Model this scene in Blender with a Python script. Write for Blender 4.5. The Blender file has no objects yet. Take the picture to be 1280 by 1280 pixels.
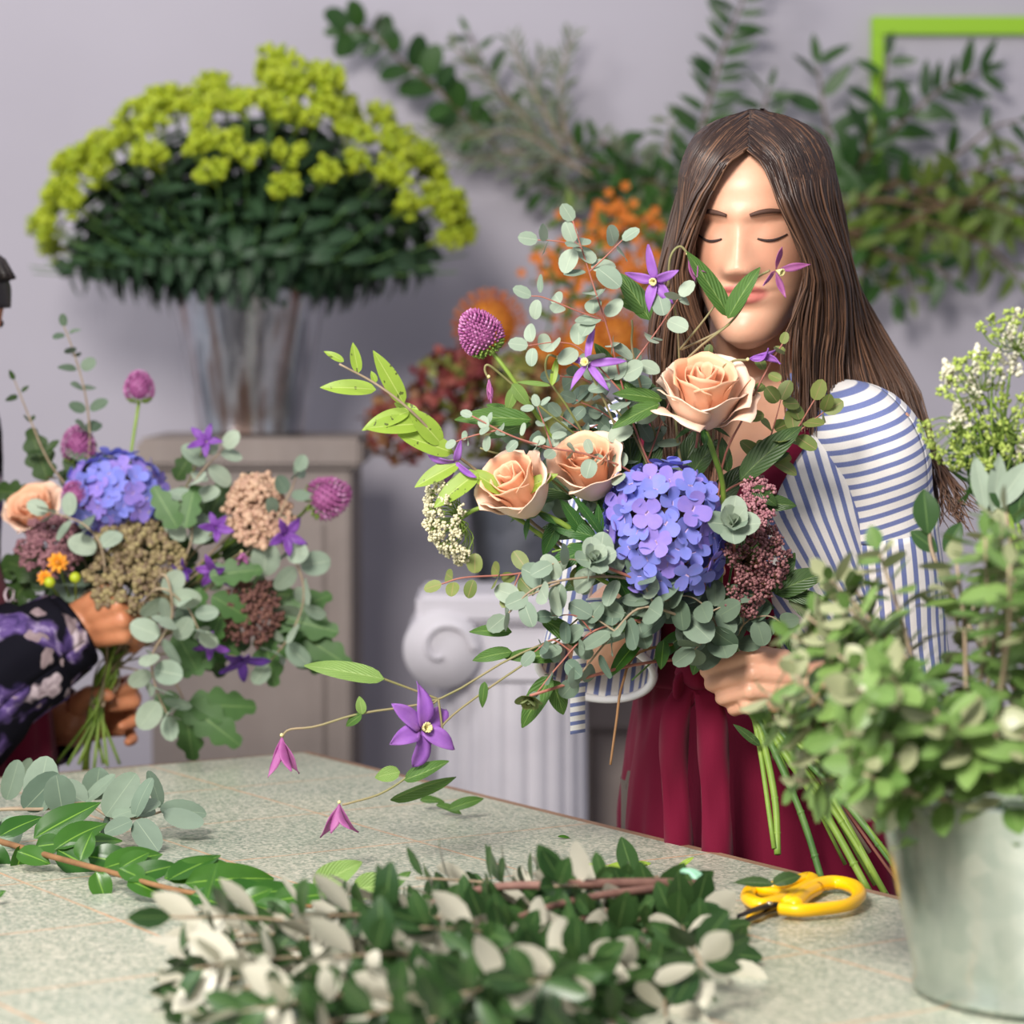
import bpy, bmesh, math, random
import numpy as np
from mathutils import Vector, Matrix, Quaternion, noise
V = Vector; PI = math.pi
R = random.Random(7)
C = bpy.context.scene.collection
sc = bpy.context.scene

# ---------------------------------------------------------------- camera space helpers
FPX = 3600.0; CZ = 1.40; TZ = 0.90; TH = math.atan(200/FPX)
def ray(px, py):
    a, b = px-640, 640-py
    return V((a, FPX*math.cos(TH)+b*math.sin(TH), -FPX*math.sin(TH)+b*math.cos(TH)))
def P(px, py, Y):
    d = ray(px, py); return V((0,0,CZ))+d*(Y/d.y)
def T(px, py, z=TZ):
    d = ray(px, py); return V((0,0,CZ))+d*((z-CZ)/d.z)
def PP(l, Y=None):
    return [P(*p) if len(p)==3 else P(p[0],p[1],Y) for p in l]

# ---------------------------------------------------------------- mesh builder
class MB:
    def __init__(s): s.v=[]; s.f=[]; s.uv=[]; s.m=[]; s.mi=0
    def add(s, p, uv=(0,0)):
        s.v.append((p[0],p[1],p[2])); s.uv.append(uv); return len(s.v)-1
    def face(s, *i): s.f.append(i); s.m.append(s.mi)
    def build(s, name, mats, parent=None, smooth=True, recalc=False):
        me = bpy.data.meshes.new(name)
        me.from_pydata(s.v, [], s.f)
        if not isinstance(mats,(list,tuple)): mats=[mats]
        for m in mats: me.materials.append(m)
        me.polygons.foreach_set('material_index', s.m)
        if smooth: me.polygons.foreach_set('use_smooth', [True]*len(s.f))
        ul = me.uv_layers.new(name='UVMap')
        vi = np.zeros(len(me.loops), dtype=np.int32); me.loops.foreach_get('vertex_index', vi)
        ul.data.foreach_set('uv', np.array(s.uv, dtype=np.float32)[vi].ravel())
        if recalc:
            bm = bmesh.new(); bm.from_mesh(me); bmesh.ops.recalc_face_normals(bm, faces=bm.faces); bm.to_mesh(me); bm.free()
        me.update()
        o = bpy.data.objects.new(name, me); C.objects.link(o)
        if parent is not None:
            o.parent = parent; o.matrix_parent_inverse = parent_matrix(parent).inverted()
        return o

def parent_matrix(o):
    m = o.matrix_basis.copy()
    if o.parent is not None: m = parent_matrix(o.parent) @ o.matrix_parent_inverse @ m
    return m

def thing(name, label, cat, loc=(0,0,0), group=None, kind=None):
    o = bpy.data.objects.new(name, None); C.objects.link(o); o.location = loc
    o.empty_display_size = .02
    return tag(o, label, cat, group, kind)
def tag(o, label=None, cat=None, group=None, kind=None):
    if label: o['label']=label
    if cat: o['category']=cat
    if group: o['group']=group
    if kind: o['kind']=kind
    return o
def dup(root, mat, label=None):
    def cp(o, par):
        c = o.copy(); C.objects.link(c)
        if par is not None: c.parent = par; c.matrix_parent_inverse = o.matrix_parent_inverse.copy()
        for ch in o.children: cp(ch, c)
        return c
    kids = list(root.children)
    r = root.copy(); C.objects.link(r); r.matrix_basis = mat
    if label: r['label']=label
    for k in kids: cp(k, r)
    return r

# ---------------------------------------------------------------- shapes
def ortho(d, n):
    d = V(d).normalized(); n = V(n); n = n - d*n.dot(d)
    if n.length < 1e-6: n = d.orthogonal()
    return d, n.normalized()
def spline(pts, n):
    pts = [V(p) for p in pts]
    if len(pts)==2: return [pts[0].lerp(pts[1], i/n) for i in range(n+1)]
    out=[]; m=len(pts)-1
    for i in range(n+1):
        t=i/n*m; k=min(int(t),m-1); t-=k
        p1,p2=pts[k],pts[k+1]
        p0=pts[k-1] if k>0 else p1*2-p2
        p3=pts[k+2] if k+2<=m else p2*2-p1
        out.append(.5*((2*p1)+(p2-p0)*t+(2*p0-5*p1+4*p2-p3)*t*t+(3*p1-p0-3*p2+p3)*t**3))
    return out
def tube(mb, pts, r0, r1=None, sides=6, cap=True, rf=None, flat=1.0, n0=None, round_end=False):
    """tube along pts; rf(u) overrides radius; flat squashes the cross-section along n0"""
    r1 = r0 if r1 is None else r1
    n = len(pts); rings=[]
    d = (pts[1]-pts[0]).normalized(); _, nn = ortho(d, n0 if n0 is not None else d.orthogonal())
    for i,p in enumerate(pts):
        d = (pts[min(i+1,n-1)]-pts[max(i-1,0)])
        if d.length<1e-9: d=V((0,0,1))
        d, nn = ortho(d, nn); b = d.cross(nn)
        u=i/(n-1); r = rf(u) if rf else r0+(r1-r0)*u
        rings.append([mb.add(p+(nn*math.cos(2*PI*k/sides)*flat+b*math.sin(2*PI*k/sides))*r, (u,k/sides)) for k in range(sides)])
    for i in range(n-1):
        for k in range(sides):
            k2=(k+1)%sides
            mb.face(rings[i][k],rings[i][k2],rings[i+1][k2],rings[i+1][k])
    if cap:
        mb.face(*reversed(rings[0])); mb.face(*rings[-1])
_ico={}
def ico(sub):
    if sub not in _ico:
        bm=bmesh.new(); bmesh.ops.create_icosphere(bm, subdivisions=sub, radius=1)
        bm.verts.ensure_lookup_table()
        _ico[sub]=([v.co.copy() for v in bm.verts],[tuple(v.index for v in f.verts) for f in bm.faces]); bm.free()
    return _ico[sub]
def blob(mb, c, r, sub=1, axis=None, stretch=1.0, wob=0):
    vs, fs = ico(sub); o=len(mb.v)
    ax = V(axis).normalized() if axis is not None else None
    for v in vs:
        p=v.copy()
        if ax is not None: p += ax*(p.dot(ax))*(stretch-1)
        if wob: p *= 1+wob*noise.noise(v*2.3+V(c)*90)
        mb.add(V(c)+p*r, (v.z*.5+.5, .5))
    for f in fs: mb.face(*[o+i for i in f])
PROF = {
 'ovate': lambda u: 1.65*(u**.55)*((1-u)**.85),
 'petal': lambda u: min(1,1.42*(u**.75)*((1-u)**.36)),
 'heart': lambda u: min(1,1.9*((u+.04)**.42)*((1-u)**.8)),
 'round': lambda u: math.sqrt(max(0,1-(2*u-1)**2))*(1-.06*u),
 'ellip': lambda u: math.sin(PI*min(1,max(0,u)))**.75,
 'lance': lambda u: math.sin(PI*u)**1.25,
 'obov':  lambda u: 1.6*(u**.8)*((1-u)**.5),
 'oak': lambda u: (.25+.9*math.sin(PI*u**.75)**.8)*(.62+.38*abs(math.sin(u*PI*3.6))) if u<.985 else .05,
}
def leaf(mb, b, d, n, L, W, prof='ovate', fold=.15, curl=.3, nu=7, nv=2, wave=0, serr=0):
    d,n = ortho(d,n); s=d.cross(n); pf=PROF[prof]; p=V(b); rows=[]
    ph=R.random()*6; cs=prof in ('round','petal','ellip'); pu=0
    for i in range(nu+1):
        u=(1-math.cos(PI*i/nu))/2 if cs else i/nu; ang=curl*u; p=p+(d*math.cos(ang)-n*math.sin(ang))*(L*(u-pu)); pu=u
        dd=d*math.cos(ang)-n*math.sin(ang); nn=n*math.cos(ang)+d*math.sin(ang)
        w=W/2*max(.03,pf(min(u,.999)))
        if serr and i%2: w*=1-serr
        row=[]
        for k in range(-nv,nv+1):
            v=k/nv
            q=p+s*(w*v)+nn*(fold*w*abs(v)+wave*W*math.sin(u*7+ph+v*1.5)*abs(v))
            row.append(mb.add(q,(u,v*.5+.5)))
        rows.append(row)
    for i in range(nu):
        for k in range(2*nv):
            mb.face(rows[i][k],rows[i][k+1],rows[i+1][k+1],rows[i+1][k])
def rnd(a=1.0): return V((R.uniform(-a,a),R.uniform(-a,a),R.uniform(-a,a)))
def rdir():
    while 1:
        v=rnd()
        if .05<v.length<1: return v.normalized()
def fib(n, off=.5):
    out=[]
    for i in range(n):
        z=1-2*(i+off)/n; r=math.sqrt(max(0,1-z*z)); a=i*2.399963
        out.append(V((r*math.cos(a),r*math.sin(a),z)))
    return out
def frame(axis, up=(0,0,1)):
    """rotation whose local z points along axis"""
    z=V(axis).normalized(); x=V(up).cross(z)
    if x.length<1e-4: x=V((1,0,0))
    x.normalize(); y=z.cross(x)
    return Matrix((x,y,z)).transposed()
def box(mb, lo, hi, M=None, bev=0):
    bm=bmesh.new(); bmesh.ops.create_cube(bm,size=1)
    lo,hi=V(lo),V(hi)
    for v in bm.verts: v.co=V((lo[i]+(v.co[i]+.5)*(hi[i]-lo[i]) for i in range(3)))
    if bev: bmesh.ops.bevel(bm, geom=bm.edges[:], offset=bev, segments=2, affect='EDGES')
    bm.verts.ensure_lookup_table(); o=len(mb.v)
    for v in bm.verts: mb.add((M@v.co) if M else v.co,(v.co.x,v.co.y))
    for f in bm.faces: mb.face(*[o+v.index for v in f.verts])
    bm.free()
def lathe(mb, prof, M, seg=48, close=False):
    rings=[]
    for j,(r,z) in enumerate(prof):
        rings.append([mb.add(M@V((r*math.cos(2*PI*k/seg),r*math.sin(2*PI*k/seg),z)),(k/seg,j/(len(prof)-1))) for k in range(seg)])
    for j in range(len(prof)-1):
        for k in range(seg):
            k2=(k+1)%seg; mb.face(rings[j][k],rings[j][k2],rings[j+1][k2],rings[j+1][k])
    if close: mb.face(*reversed(rings[0])); mb.face(*rings[-1])

# ---------------------------------------------------------------- materials
def c(r,g,b):
    return tuple((x/255/12.92 if x/255<=.04045 else ((x/255+.055)/1.055)**2.4) for x in (r,g,b))+(1,)
class NT:
    def __init__(s,name):
        s.mat=bpy.data.materials.new(name); s.mat.use_nodes=True; s.t=s.mat.node_tree
        s.b=s.t.nodes['Principled BSDF']; s.out=s.t.nodes['Material Output']
    def n(s,typ,ins=None,**props):
        nd=s.t.nodes.new('ShaderNode'+typ)
        for k,v in props.items(): setattr(nd,k,v)
        for k,v in (ins or {}).items():
            if isinstance(v,bpy.types.NodeSocket): s.t.links.new(v,nd.inputs[k])
            else: nd.inputs[k].default_value=v
        return nd
    def set(s,**k):
        for a,v in k.items():
            a=a.replace('_',' ')
            if isinstance(v,bpy.types.NodeSocket): s.t.links.new(v,s.b.inputs[a])
            else: s.b.inputs[a].default_value=v
    def math(s,op,a,b=0.0,c_=None):
        ins={0:a,1:b}
        if c_ is not None: ins[2]=c_
        return s.n('Math',ins,operation=op).outputs[0]
    def mix(s,f,a,b,blend='MIX'):
        nd=s.n('Mix',None,data_type='RGBA',blend_type=blend)
        for i,v in ((0,f),(6,a),(7,b)):
            if isinstance(v,bpy.types.NodeSocket): s.t.links.new(v,nd.inputs[i])
            else: nd.inputs[i].default_value=v
        return nd.outputs[2]
    def ramp(s,f,stops):
        nd=s.n('ValToRGB',{'Fac':f}); cr=nd.color_ramp
        while len(cr.elements)<len(stops): cr.elements.new(.5)
        for e,(p,col) in zip(cr.elements,stops): e.position=p; e.color=col
        return nd.outputs[0]
    def noise(s,scale,detail=3,vec=None,rough=.55):
        ins={'Scale':scale,'Detail':detail,'Roughness':rough}
        if vec is not None: ins['Vector']=vec
        return s.n('TexNoise',ins)
    def obj(s): return s.n('TexCoord').outputs['Object']
    def uv(s): return s.n('TexCoord').outputs['UV']
    def bump(s,h,strength=.3,dist=.002):
        s.set(Normal=s.n('Bump',{'Height':h,'Strength':strength,'Distance':dist}).outputs[0])

def leafmat(name, top, top2, under, vein=None, rough=.45, trans=.18, veinw=.035, spots=None, ribs=0):
    m=NT(name); g=m.n('NewGeometry')
    rp=g.outputs['Random Per Island']
    col=m.mix(rp, c(*top), c(*top2))
    nz=m.noise(60,2,m.obj()).outputs[0]
    col=m.mix(m.math('MULTIPLY',nz,.35), col, c(*[x*.6 for x in top]))
    if spots: col=m.mix(m.math('GREATER_THAN',m.noise(170,1,m.obj()).outputs[0],.70), col, c(*spots))
    sep=m.n('SeparateXYZ',{0:m.uv()})
    dv=m.math('ABSOLUTE',m.math('SUBTRACT',sep.outputs[1],.5))
    if vein:
        mk=m.n('MapRange',{0:dv,1:veinw*.5,2:veinw,3:.8,4:0.}).outputs[0]
        col=m.mix(mk,col,c(*vein))
    if ribs:
        w=m.math('SINE',m.math('MULTIPLY',m.math('SUBTRACT',sep.outputs[0],m.math('MULTIPLY',dv,.9)),ribs))
        m.bump(w,.5,.0008)
        col=m.mix(m.math('MULTIPLY',m.math('GREATER_THAN',w,.86),.10),col,c(*(vein or top2)))
    ucol=m.mix(m.math('MULTIPLY',nz,.4), c(*under), c(*[x*.85 for x in under]))
    col=m.mix(g.outputs['Backfacing'],col,ucol)
    m.set(Base_Color=col,Roughness=rough)
    m.b.inputs['Specular IOR Level'].default_value=.4
    tr=m.n('BsdfTranslucent',{'Color':col})
    ms=m.n('MixShader',{0:trans,1:m.b.outputs[0],2:tr.outputs[0]})
    m.t.links.new(ms.outputs[0],m.out.inputs[0])
    return m.mat
def simple(name, col, rough=.5, metal=0, col2=None, scale=20, bump=0, bscale=200, spec=.4, island=False, trans=0, bdist=.001, detail=3):
    m=NT(name)
    cc=c(*col)
    if col2:
        f=m.n('NewGeometry').outputs['Random Per Island'] if island else m.n('MapRange',{0:m.noise(scale,detail,m.obj()).outputs[0],1:.3,2:.7}).outputs[0]
        cc=m.mix(f,cc,c(*col2))
    m.set(Base_Color=cc,Roughness=rough,Metallic=metal)
    m.b.inputs['Specular IOR Level'].default_value=spec
    if bump: m.bump(m.noise(bscale,3,m.obj()).outputs[0],bump,bdist)
    if trans:
        ins={'Color':cc}
        tr=m.n('BsdfTranslucent',ins); ms=m.n('MixShader',{0:trans,1:m.b.outputs[0],2:tr.outputs[0]})
        m.t.links.new(ms.outputs[0],m.out.inputs[0])
    return m.mat
# ================================================================= materials shared
M={}
M['euc']=leafmat('eucalyptus_leaf',(100,122,104),(138,156,134),(128,146,128),(142,158,134),.6,.1,.02)
M['euc_pale']=leafmat('silver_eucalyptus_leaf',(136,156,136),(176,190,168),(160,176,156),(178,190,166),.6,.12,.02)
M['euc_dark']=leafmat('grey_green_eucalyptus_leaf',(84,106,84),(120,138,116),(112,130,110),(118,136,108),.6,.1,.02)
M['euc_olive']=leafmat('olive_eucalyptus_leaf',(98,118,56),(142,152,84),(140,152,104),(160,140,96),.5,.2)
M['lime']=leafmat('lime_leaf',(140,176,52),(170,196,82),(150,180,80),(186,204,110),.45,.3,spots=(92,104,48))
M['clem']=leafmat('clematis_leaf',(64,104,40),(94,132,58),(108,142,72),(130,158,84),.5,.2,ribs=45)
M['clem_lt']=leafmat('pale_clematis_leaf',(128,164,82),(146,178,94),(140,170,96),(160,186,110),.5,.25,ribs=60)
M['rose_lf']=leafmat('rose_leaf',(46,92,38),(66,110,48),(92,126,72),(100,134,70),.4,.12,ribs=55)
M['dark_lf']=leafmat('dark_green_leaf',(44,70,34),(70,98,46),(86,110,64),(96,118,64),.42,.1,ribs=50)
M['salal']=leafmat('glossy_green_leaf',(42,88,26),(66,112,34),(104,140,62),(120,160,60),.3,.15)
M['oak']=leafmat('lobed_leaf',(58,98,48),(86,122,62),(104,136,84),(110,140,80),.5,.15)
M['hyp_lf']=leafmat('hypericum_leaf',(30,56,40),(54,82,52),(78,104,70),(70,96,62),.5,.06)
M['wall_lf']=leafmat('laurel_leaf',(34,68,28),(60,98,38),(84,112,56),(80,110,50),.4,.12)
M['wall_lf2']=leafmat('olive_green_leaf',(80,104,40),(122,144,62),(110,130,70),(120,140,70),.5,.2)
M['grey_lf']=leafmat('grey_needle_leaf',(104,118,98),(132,142,112),(128,138,118),None,.6,.1)
M['fei']=leafmat('feijoa_leaf',(40,68,36),(66,98,50),(200,196,178),(96,124,70),.35,.08)
M['fei2']=leafmat('feijoa_leaf_light',(80,116,52),(138,168,92),(164,168,128),(130,158,90),.35,.2)
M['stem']=simple('green_stem',(104,136,52),.5,col2=(136,160,66),scale=30)
M['stem2']=simple('dark_green_stem',(70,108,52),.5,col2=(96,128,62),scale=30)
M['stem_red']=simple('reddish_stem',(150,88,78),.5,col2=(176,116,98),scale=40)
M['stem_brown']=simple('brown_twig',(120,86,54),.7,col2=(150,110,72),scale=40,bump=.3)
M['stem_tan']=simple('tan_twig',(140,120,98),.7,col2=(168,150,124),scale=40)
M['stem_vine']=simple('vine_stem',(120,128,70),.5,col2=(150,128,100),scale=14)
M['peach']=simple('peach_petal',(255,212,184),.5,col2=(255,228,206),scale=26,trans=.10,spec=.25)
M['peach2']=simple('deep_peach_petal',(255,186,146),.5,col2=(255,206,172),scale=26,trans=.10,spec=.25)
def hydm(name,a,b_):
    m=NT(name); f=m.n('MapRange',{0:m.noise(120,2,m.obj()).outputs[0],1:.3,2:.7}).outputs[0]
    cc=m.mix(m.math('MULTIPLY',f,.6),c(*a),c(*b_)); cc=m.mix(m.math('MULTIPLY',m.n('NewGeometry').outputs['Random Per Island'],.3),cc,c(*b_))
    u=m.n('SeparateXYZ',{0:m.uv()}).outputs[0]
    cc=m.mix(m.n('MapRange',{0:u,1:.07,2:.15,3:1,4:0}).outputs[0],cc,c(236,196,220)); m.set(Base_Color=cc,Roughness=.6); m.b.inputs['Specular IOR Level'].default_value=.2
    tr=m.n('BsdfTranslucent',{'Color':cc}); ms=m.n('MixShader',{0:.15,1:m.b.outputs[0],2:tr.outputs[0]}); m.t.links.new(ms.outputs[0],m.out.inputs[0]); return m.mat
M['hyd']=hydm('hydrangea_petal',(116,132,214),(148,140,220))
M['hyd2']=hydm('violet_hydrangea_petal',(140,126,212),(166,140,218))
M['allium']=simple('allium_floret',(142,66,122),.6,col2=(172,100,150),island=True)
M['allium_tip']=simple('allium_tip',(196,140,182),.6,col2=(176,106,156),island=True)
M['purple']=simple('clematis_petal',(150,92,186),.5,col2=(176,120,204),scale=50,trans=.2,spec=.3)
M['purple_mid']=simple('mid_violet_petal',(112,62,152),.5,col2=(140,80,176),scale=50,trans=.2)
M['purple_dk']=simple('dark_violet_petal',(70,40,120),.5,col2=(96,52,140),scale=50,trans=.15)
M['mauve']=simple('mauve_petal',(168,84,150),.5,col2=(190,120,172),scale=60,trans=.25,spec=.3)
M['cream']=simple('cream_stamen',(226,214,150),.6)
M['lace']=simple('cream_lace_floret',(204,196,158),.7,col2=(226,218,186),island=True,trans=.1)
M['lace_g']=simple('green_pedicel',(112,136,56),.6)
M['sed']=simple('dusky_floret',(104,62,66),.7,col2=(160,112,112),island=True)
M['sed_pk']=simple('pink_floret',(150,92,104),.7,col2=(186,136,140),island=True)
M['sed_br']=simple('brown_pedicel',(104,80,50),.7)
M['umb_gr']=simple('olive_umbel_bud',(112,92,74),.7,col2=(156,142,98),island=True)
M['umb_gr_b']=simple('mauve_umbel_base',(104,76,74),.7,col2=(120,96,80),island=True)
M['umb_pk']=simple('blush_umbel_bud',(176,138,118),.7,col2=(198,166,138),island=True)
M['umb_dk']=simple('dark_umbel_bud',(88,56,54),.7,col2=(122,84,72),island=True)
M['umb_mv']=simple('mauve_umbel_bud',(124,82,92),.7,col2=(150,108,112),island=True)
M['orange']=simple('orange_floret',(226,140,20),.6,col2=(240,170,40),island=True,trans=.1)
M['prot']=simple('rust_pincushion',(170,74,34),.6,col2=(206,120,44),island=True)
M['prot_c']=simple('gold_pincushion',(206,140,40),.6,col2=(188,112,30),island=True)
M['berry']=simple('lime_berry',(138,158,24),.4,col2=(172,184,40),island=True)
M['zinc']=None
def zinc(name,a,b,rough,scale,refl_streak=None):
    m=NT(name); o=m.obj()
    v=m.n('TexVoronoi',{'Scale':scale,'Vector':o})
    col=m.mix(v.outputs['Color'],c(*a),c(*b)) if False else m.mix(m.n('SeparateColor',{0:v.outputs['Color']}).outputs[0],c(*a),c(*b))
    nz=m.n('MapRange',{0:m.noise(7,4,o).outputs[0],1:.35,2:.7}).outputs[0]
    col=m.mix(m.math('MULTIPLY',nz,.3),col,c(110,122,118))
    if refl_streak:
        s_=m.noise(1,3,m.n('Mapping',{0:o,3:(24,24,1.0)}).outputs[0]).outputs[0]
        col=m.mix(m.n('MapRange',{0:s_,1:.5,2:.62,3:0,4:.8}).outputs[0],col,c(128,92,70)); col=m.mix(m.n('MapRange',{0:s_,1:.46,2:.36,3:0,4:.75}).outputs[0],col,c(96,98,106))  # brown and dark grey reflections painted into the tin colour as upright streaks
    m.set(Base_Color=col,Metallic=.92,Roughness=rough)
    m.bump(m.noise(60,2,o).outputs[0],.06,.001)
    return m.mat
M['zinc']=zinc('galvanised_zinc',(196,206,200),(216,222,216),.24,60)
M['steel']=zinc('tin_refl_streaked',(196,198,204),(214,214,218),.25,30,True)
M['zinc_dk']=zinc('dull_zinc',(110,112,122),(130,132,142),.45,40)

# ================================================================= room
def structure(o): o['kind']='structure'; return o
m=NT('lavender_plaster'); o_=m.obj()
f=m.n('MapRange',{0:m.noise(1.3,4,o_).outputs[0],1:.3,2:.7}).outputs[0]
m.set(Base_Color=m.mix(f,c(177,172,182),c(186,181,191)),Roughness=.85)
m.bump(m.noise(30,4,o_).outputs[0],.12,.004)
WALLY=5.55
b=MB(); box(b,(-4,WALLY,-.02),(4,WALLY+.15,3.6)); structure(b.build('wall_back',m.mat,smooth=False))
m=NT('worn_concrete'); f=m.noise(3,5,m.obj()).outputs[0]
m.set(Base_Color=m.ramp(f,[(.3,c(112,104,100)),(.7,c(140,132,126))]),Roughness=.7)
b=MB(); box(b,(-4,-.8,-.1),(4,WALLY+.15,0)); structure(b.build('floor',m.mat,smooth=False))

# ================================================================= worktable
TC=V((-.2604,3.5833,0)); TE=V((.5358,-.8444,0)); TN=V((-.8444,-.5358,0))
m=NT('speckled_tile'); o_=m.obj()
sp=m.n('SeparateXYZ',{0:o_})
vo=m.n('TexVoronoi',{'Scale':330,'Vector':o_}); g=m.n('SeparateColor',{0:vo.outputs['Color']}).outputs[0]
spk=m.ramp(g,[(0,c(96,112,98)),(.3,c(140,150,132)),(.6,c(182,182,164)),(1,c(216,208,190))])
big=m.n('MapRange',{0:m.noise(5,4,o_).outputs[0],1:.35,2:.65}).outputs[0]
base=m.mix(.35,spk,m.mix(big,c(158,170,154),c(182,180,160)))
def gl(sock):
    q=m.math('ABSOLUTE',m.math('SUBTRACT',m.math('FRACT',m.math('ADD',m.math('DIVIDE',sock,.215),.5)),.5))
    return m.n('MapRange',{0:q,1:.004,2:.011,3:1,4:0}).outputs[0]
wob=m.math('MULTIPLY',m.math('SUBTRACT',m.noise(40,2,o_).outputs[0],.5),.0025)
gr=m.math('MAXIMUM',gl(m.math('ADD',sp.outputs[0],wob)),gl(m.math('ADD',sp.outputs[1],wob)))
grn=m.math('MULTIPLY',gr,m.n('MapRange',{0:m.noise(9,2,o_).outputs[0],1:.3,2:.6,3:.55,4:1.0}).outputs[0])
m.set(Base_Color=m.mix(grn,base,c(204,160,124)),Roughness=m.n('MapRange',{0:big,3:.28,4:.4}).outputs[0])
m.bump(g,.05,.0005)
tile=m.mat
wood_edge=simple('table_edge_wood',(126,96,76),.6,col2=(150,118,94),scale=15)
wood_leg=simple('table_leg_wood',(110,84,66),.6,col2=(130,102,80),scale=9)
tab=thing('worktable','tiled florist worktable with speckled pale green top','table',(TC.x,TC.y,0))
tab.rotation_euler=(0,0,math.atan2(TE.y,TE.x))
# local x along the long edge, local -y inward
def tl(x,y,z): return V((x,-y,z))
TM=Matrix.Translation(TC)@Matrix.Rotation(math.atan2(TE.y,TE.x),4,'Z')
TL,TW=2.1,1.25
b=MB(); box(b,(0.004,-TW,.872),(TL,-.004,TZ)); o=b.build('tabletop',tile,smooth=False); o.parent=tab
b=MB(); box(b,(-.012,-TW-.012,.845),(TL+.012,.012,.8985)); 
o=b.build('edge_trim',wood_edge,smooth=False); o.parent=tab
for x in (.06,TL-.06):
    for y in (.08,TW-.08):
        b=MB(); box(b,(x-.035,-y-.035,0),(x+.035,-y+.035,.844),bev=.004); o=b.build('leg',wood_leg); o.parent=tab
b=MB(); box(b,(.06,-TW+.08,.76),(TL-.06,-.08,.84)); o=b.build('apron_rail',wood_leg,smooth=False); o.parent=tab

# ================================================================= pedestals behind
pw=NT('weathered_plinth'); n1=pw.noise(4,5,pw.obj()).outputs[0]
stre=pw.n('Mapping',{0:pw.obj(),3:(22,22,1.2)}).outputs[0]
n2=pw.noise(1.5,4,stre).outputs[0]
pw.set(Base_Color=pw.mix(pw.math('MULTIPLY',n2,.7),pw.ramp(n1,[(.3,c(110,98,92)),(.7,c(146,132,124))]),c(150,140,134)),Roughness=.65)
pw.bump(n2,.2,.003)
def plinth(label,cx,cy,w,top,slab=.05,over=.02):
    t=thing('plinth',label,'plinth',(cx,cy,0))
    b=MB(); box(b,(cx-w/2,cy-w/2,.08),(cx+w/2,cy+w/2,top-slab),bev=.006)
    o=b.build('shaft',pw.mat,t,smooth=False)
    b=MB(); box(b,(cx-w/2+.045,cy-w/2-.008,.2),(cx+w/2-.045,cy-w/2+.004,top-slab-.09),bev=.004); b.build('front_panel',pw.mat,o,smooth=False)
    b=MB(); box(b,(cx-w/2-over,cy-w/2-over,top-slab),(cx+w/2+over,cy+w/2+over,top),bev=.008); b.build('cap',pw.mat,t,smooth=False)
    b=MB(); box(b,(cx-w/2-over,cy-w/2-over,0),(cx+w/2+over,cy+w/2+over,.08),bev=.008); b.build('base',pw.mat,t,smooth=False)
    return t
plinth('tall grey brown plinth under the tin bucket of lime berries',P(322,545,5.0).x,5.03,.34,1.255)
plinth('low grey brown plinth behind the maroon apron',P(850,850,4.75).x,4.78,.30,.84)
# white ionic column
wp=simple('white_plaster',(214,210,216),.6,col2=(196,192,200),scale=6,bump=.15,bscale=40)
YC=4.45; cx=P(640,800,YC).x; z0=P(640,845,YC).z; z1=P(640,735,YC).z
t=thing('plaster_column','white fluted plaster column pedestal with scroll capital','column',(cx,YC,0))
b=MB(); prof=[]
nfl=22; ringN=nfl*6; rows=[]
for j in range(9):
    z=.08+(z0-.08)*j/8; rr=.122-.006*j/8
    rows.append([b.add(V((cx,YC,z))+V((math.cos(a),math.sin(a),0))*(rr-.006*max(0,math.sin(a*nfl))**.6), (k/ringN,j/8)) for k,a in ((k,2*PI*k/ringN) for k in range(ringN))])
for j in range(8):
    for k in range(ringN): b.face(rows[j][k],rows[j][(k+1)%ringN],rows[j+1][(k+1)%ringN],rows[j+1][k])
b.build('shaft',wp,t)
b=MB(); hw=.145
box(b,(cx-hw,YC-.12,z1-.045),(cx+hw,YC+.12,z1),bev=.008); b.build('abacus',wp,t,smooth=False)
b=MB(); box(b,(cx-.125,YC-.105,z0-.005),(cx+.125,YC+.105,z1-.046),bev=.01); b.build('echinus',wp,t,smooth=False)
for s in (-1,1):
    b=MB(); zc=(z0+z1)/2-.015; vx=cx+s*.105
    lathe(b,[(.0,-.125),(.02,-.127),(.045,-.118),(.058,-.125),(.060,-.11),(.05,-.04),(.05,.04),(.060,.11),(.058,.125),(.0,.12)],Matrix.Translation((vx,YC,zc))@Matrix.Rotation(PI/2,4,'X'),32)
    sp_=[V((vx+ (.05-.0068*k)*math.cos(k*.8)*1.0, YC-.126,zc+(.05-.0068*k)*math.sin(k*.8))) for k in range(7)]
    tube(b,spline(sp_,40),.006,.004,6)
    b.build('volute',wp,t)
b=MB(); lathe(b,[(.16,0),(.16,.03),(.145,.045),(.15,.06),(.13,.085)],Matrix.Translation((cx,YC,0)),40,True); b.build('base',wp,t)

# green picture frame on the wall
gp=simple('lime_green_paint',(150,196,40),.5)
fx0=P(1088,22,WALLY).x; fz1=P(1088,22,WALLY).z; fx1=fx0+.75; fz0=fz1-.41
t=thing('picture_frame','empty lime green picture frame hanging on the wall','frame',(fx0,WALLY-.012,fz1))
for nm,lo,hi in (('frame_bar',(fx0,fz1-.034),(fx1,fz1)),('frame_bar',(fx0,fz0),(fx1,fz0+.034)),('frame_bar',(fx0,fz0+.034),(fx0+.024,fz1-.034)),('frame_bar',(fx1-.024,fz0+.034),(fx1,fz1-.034))):
    b=MB(); box(b,(lo[0],WALLY-.024,lo[1]),(hi[0],WALLY-.001,hi[1]),bev=.002); b.build(nm,gp,t,smooth=False)

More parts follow.
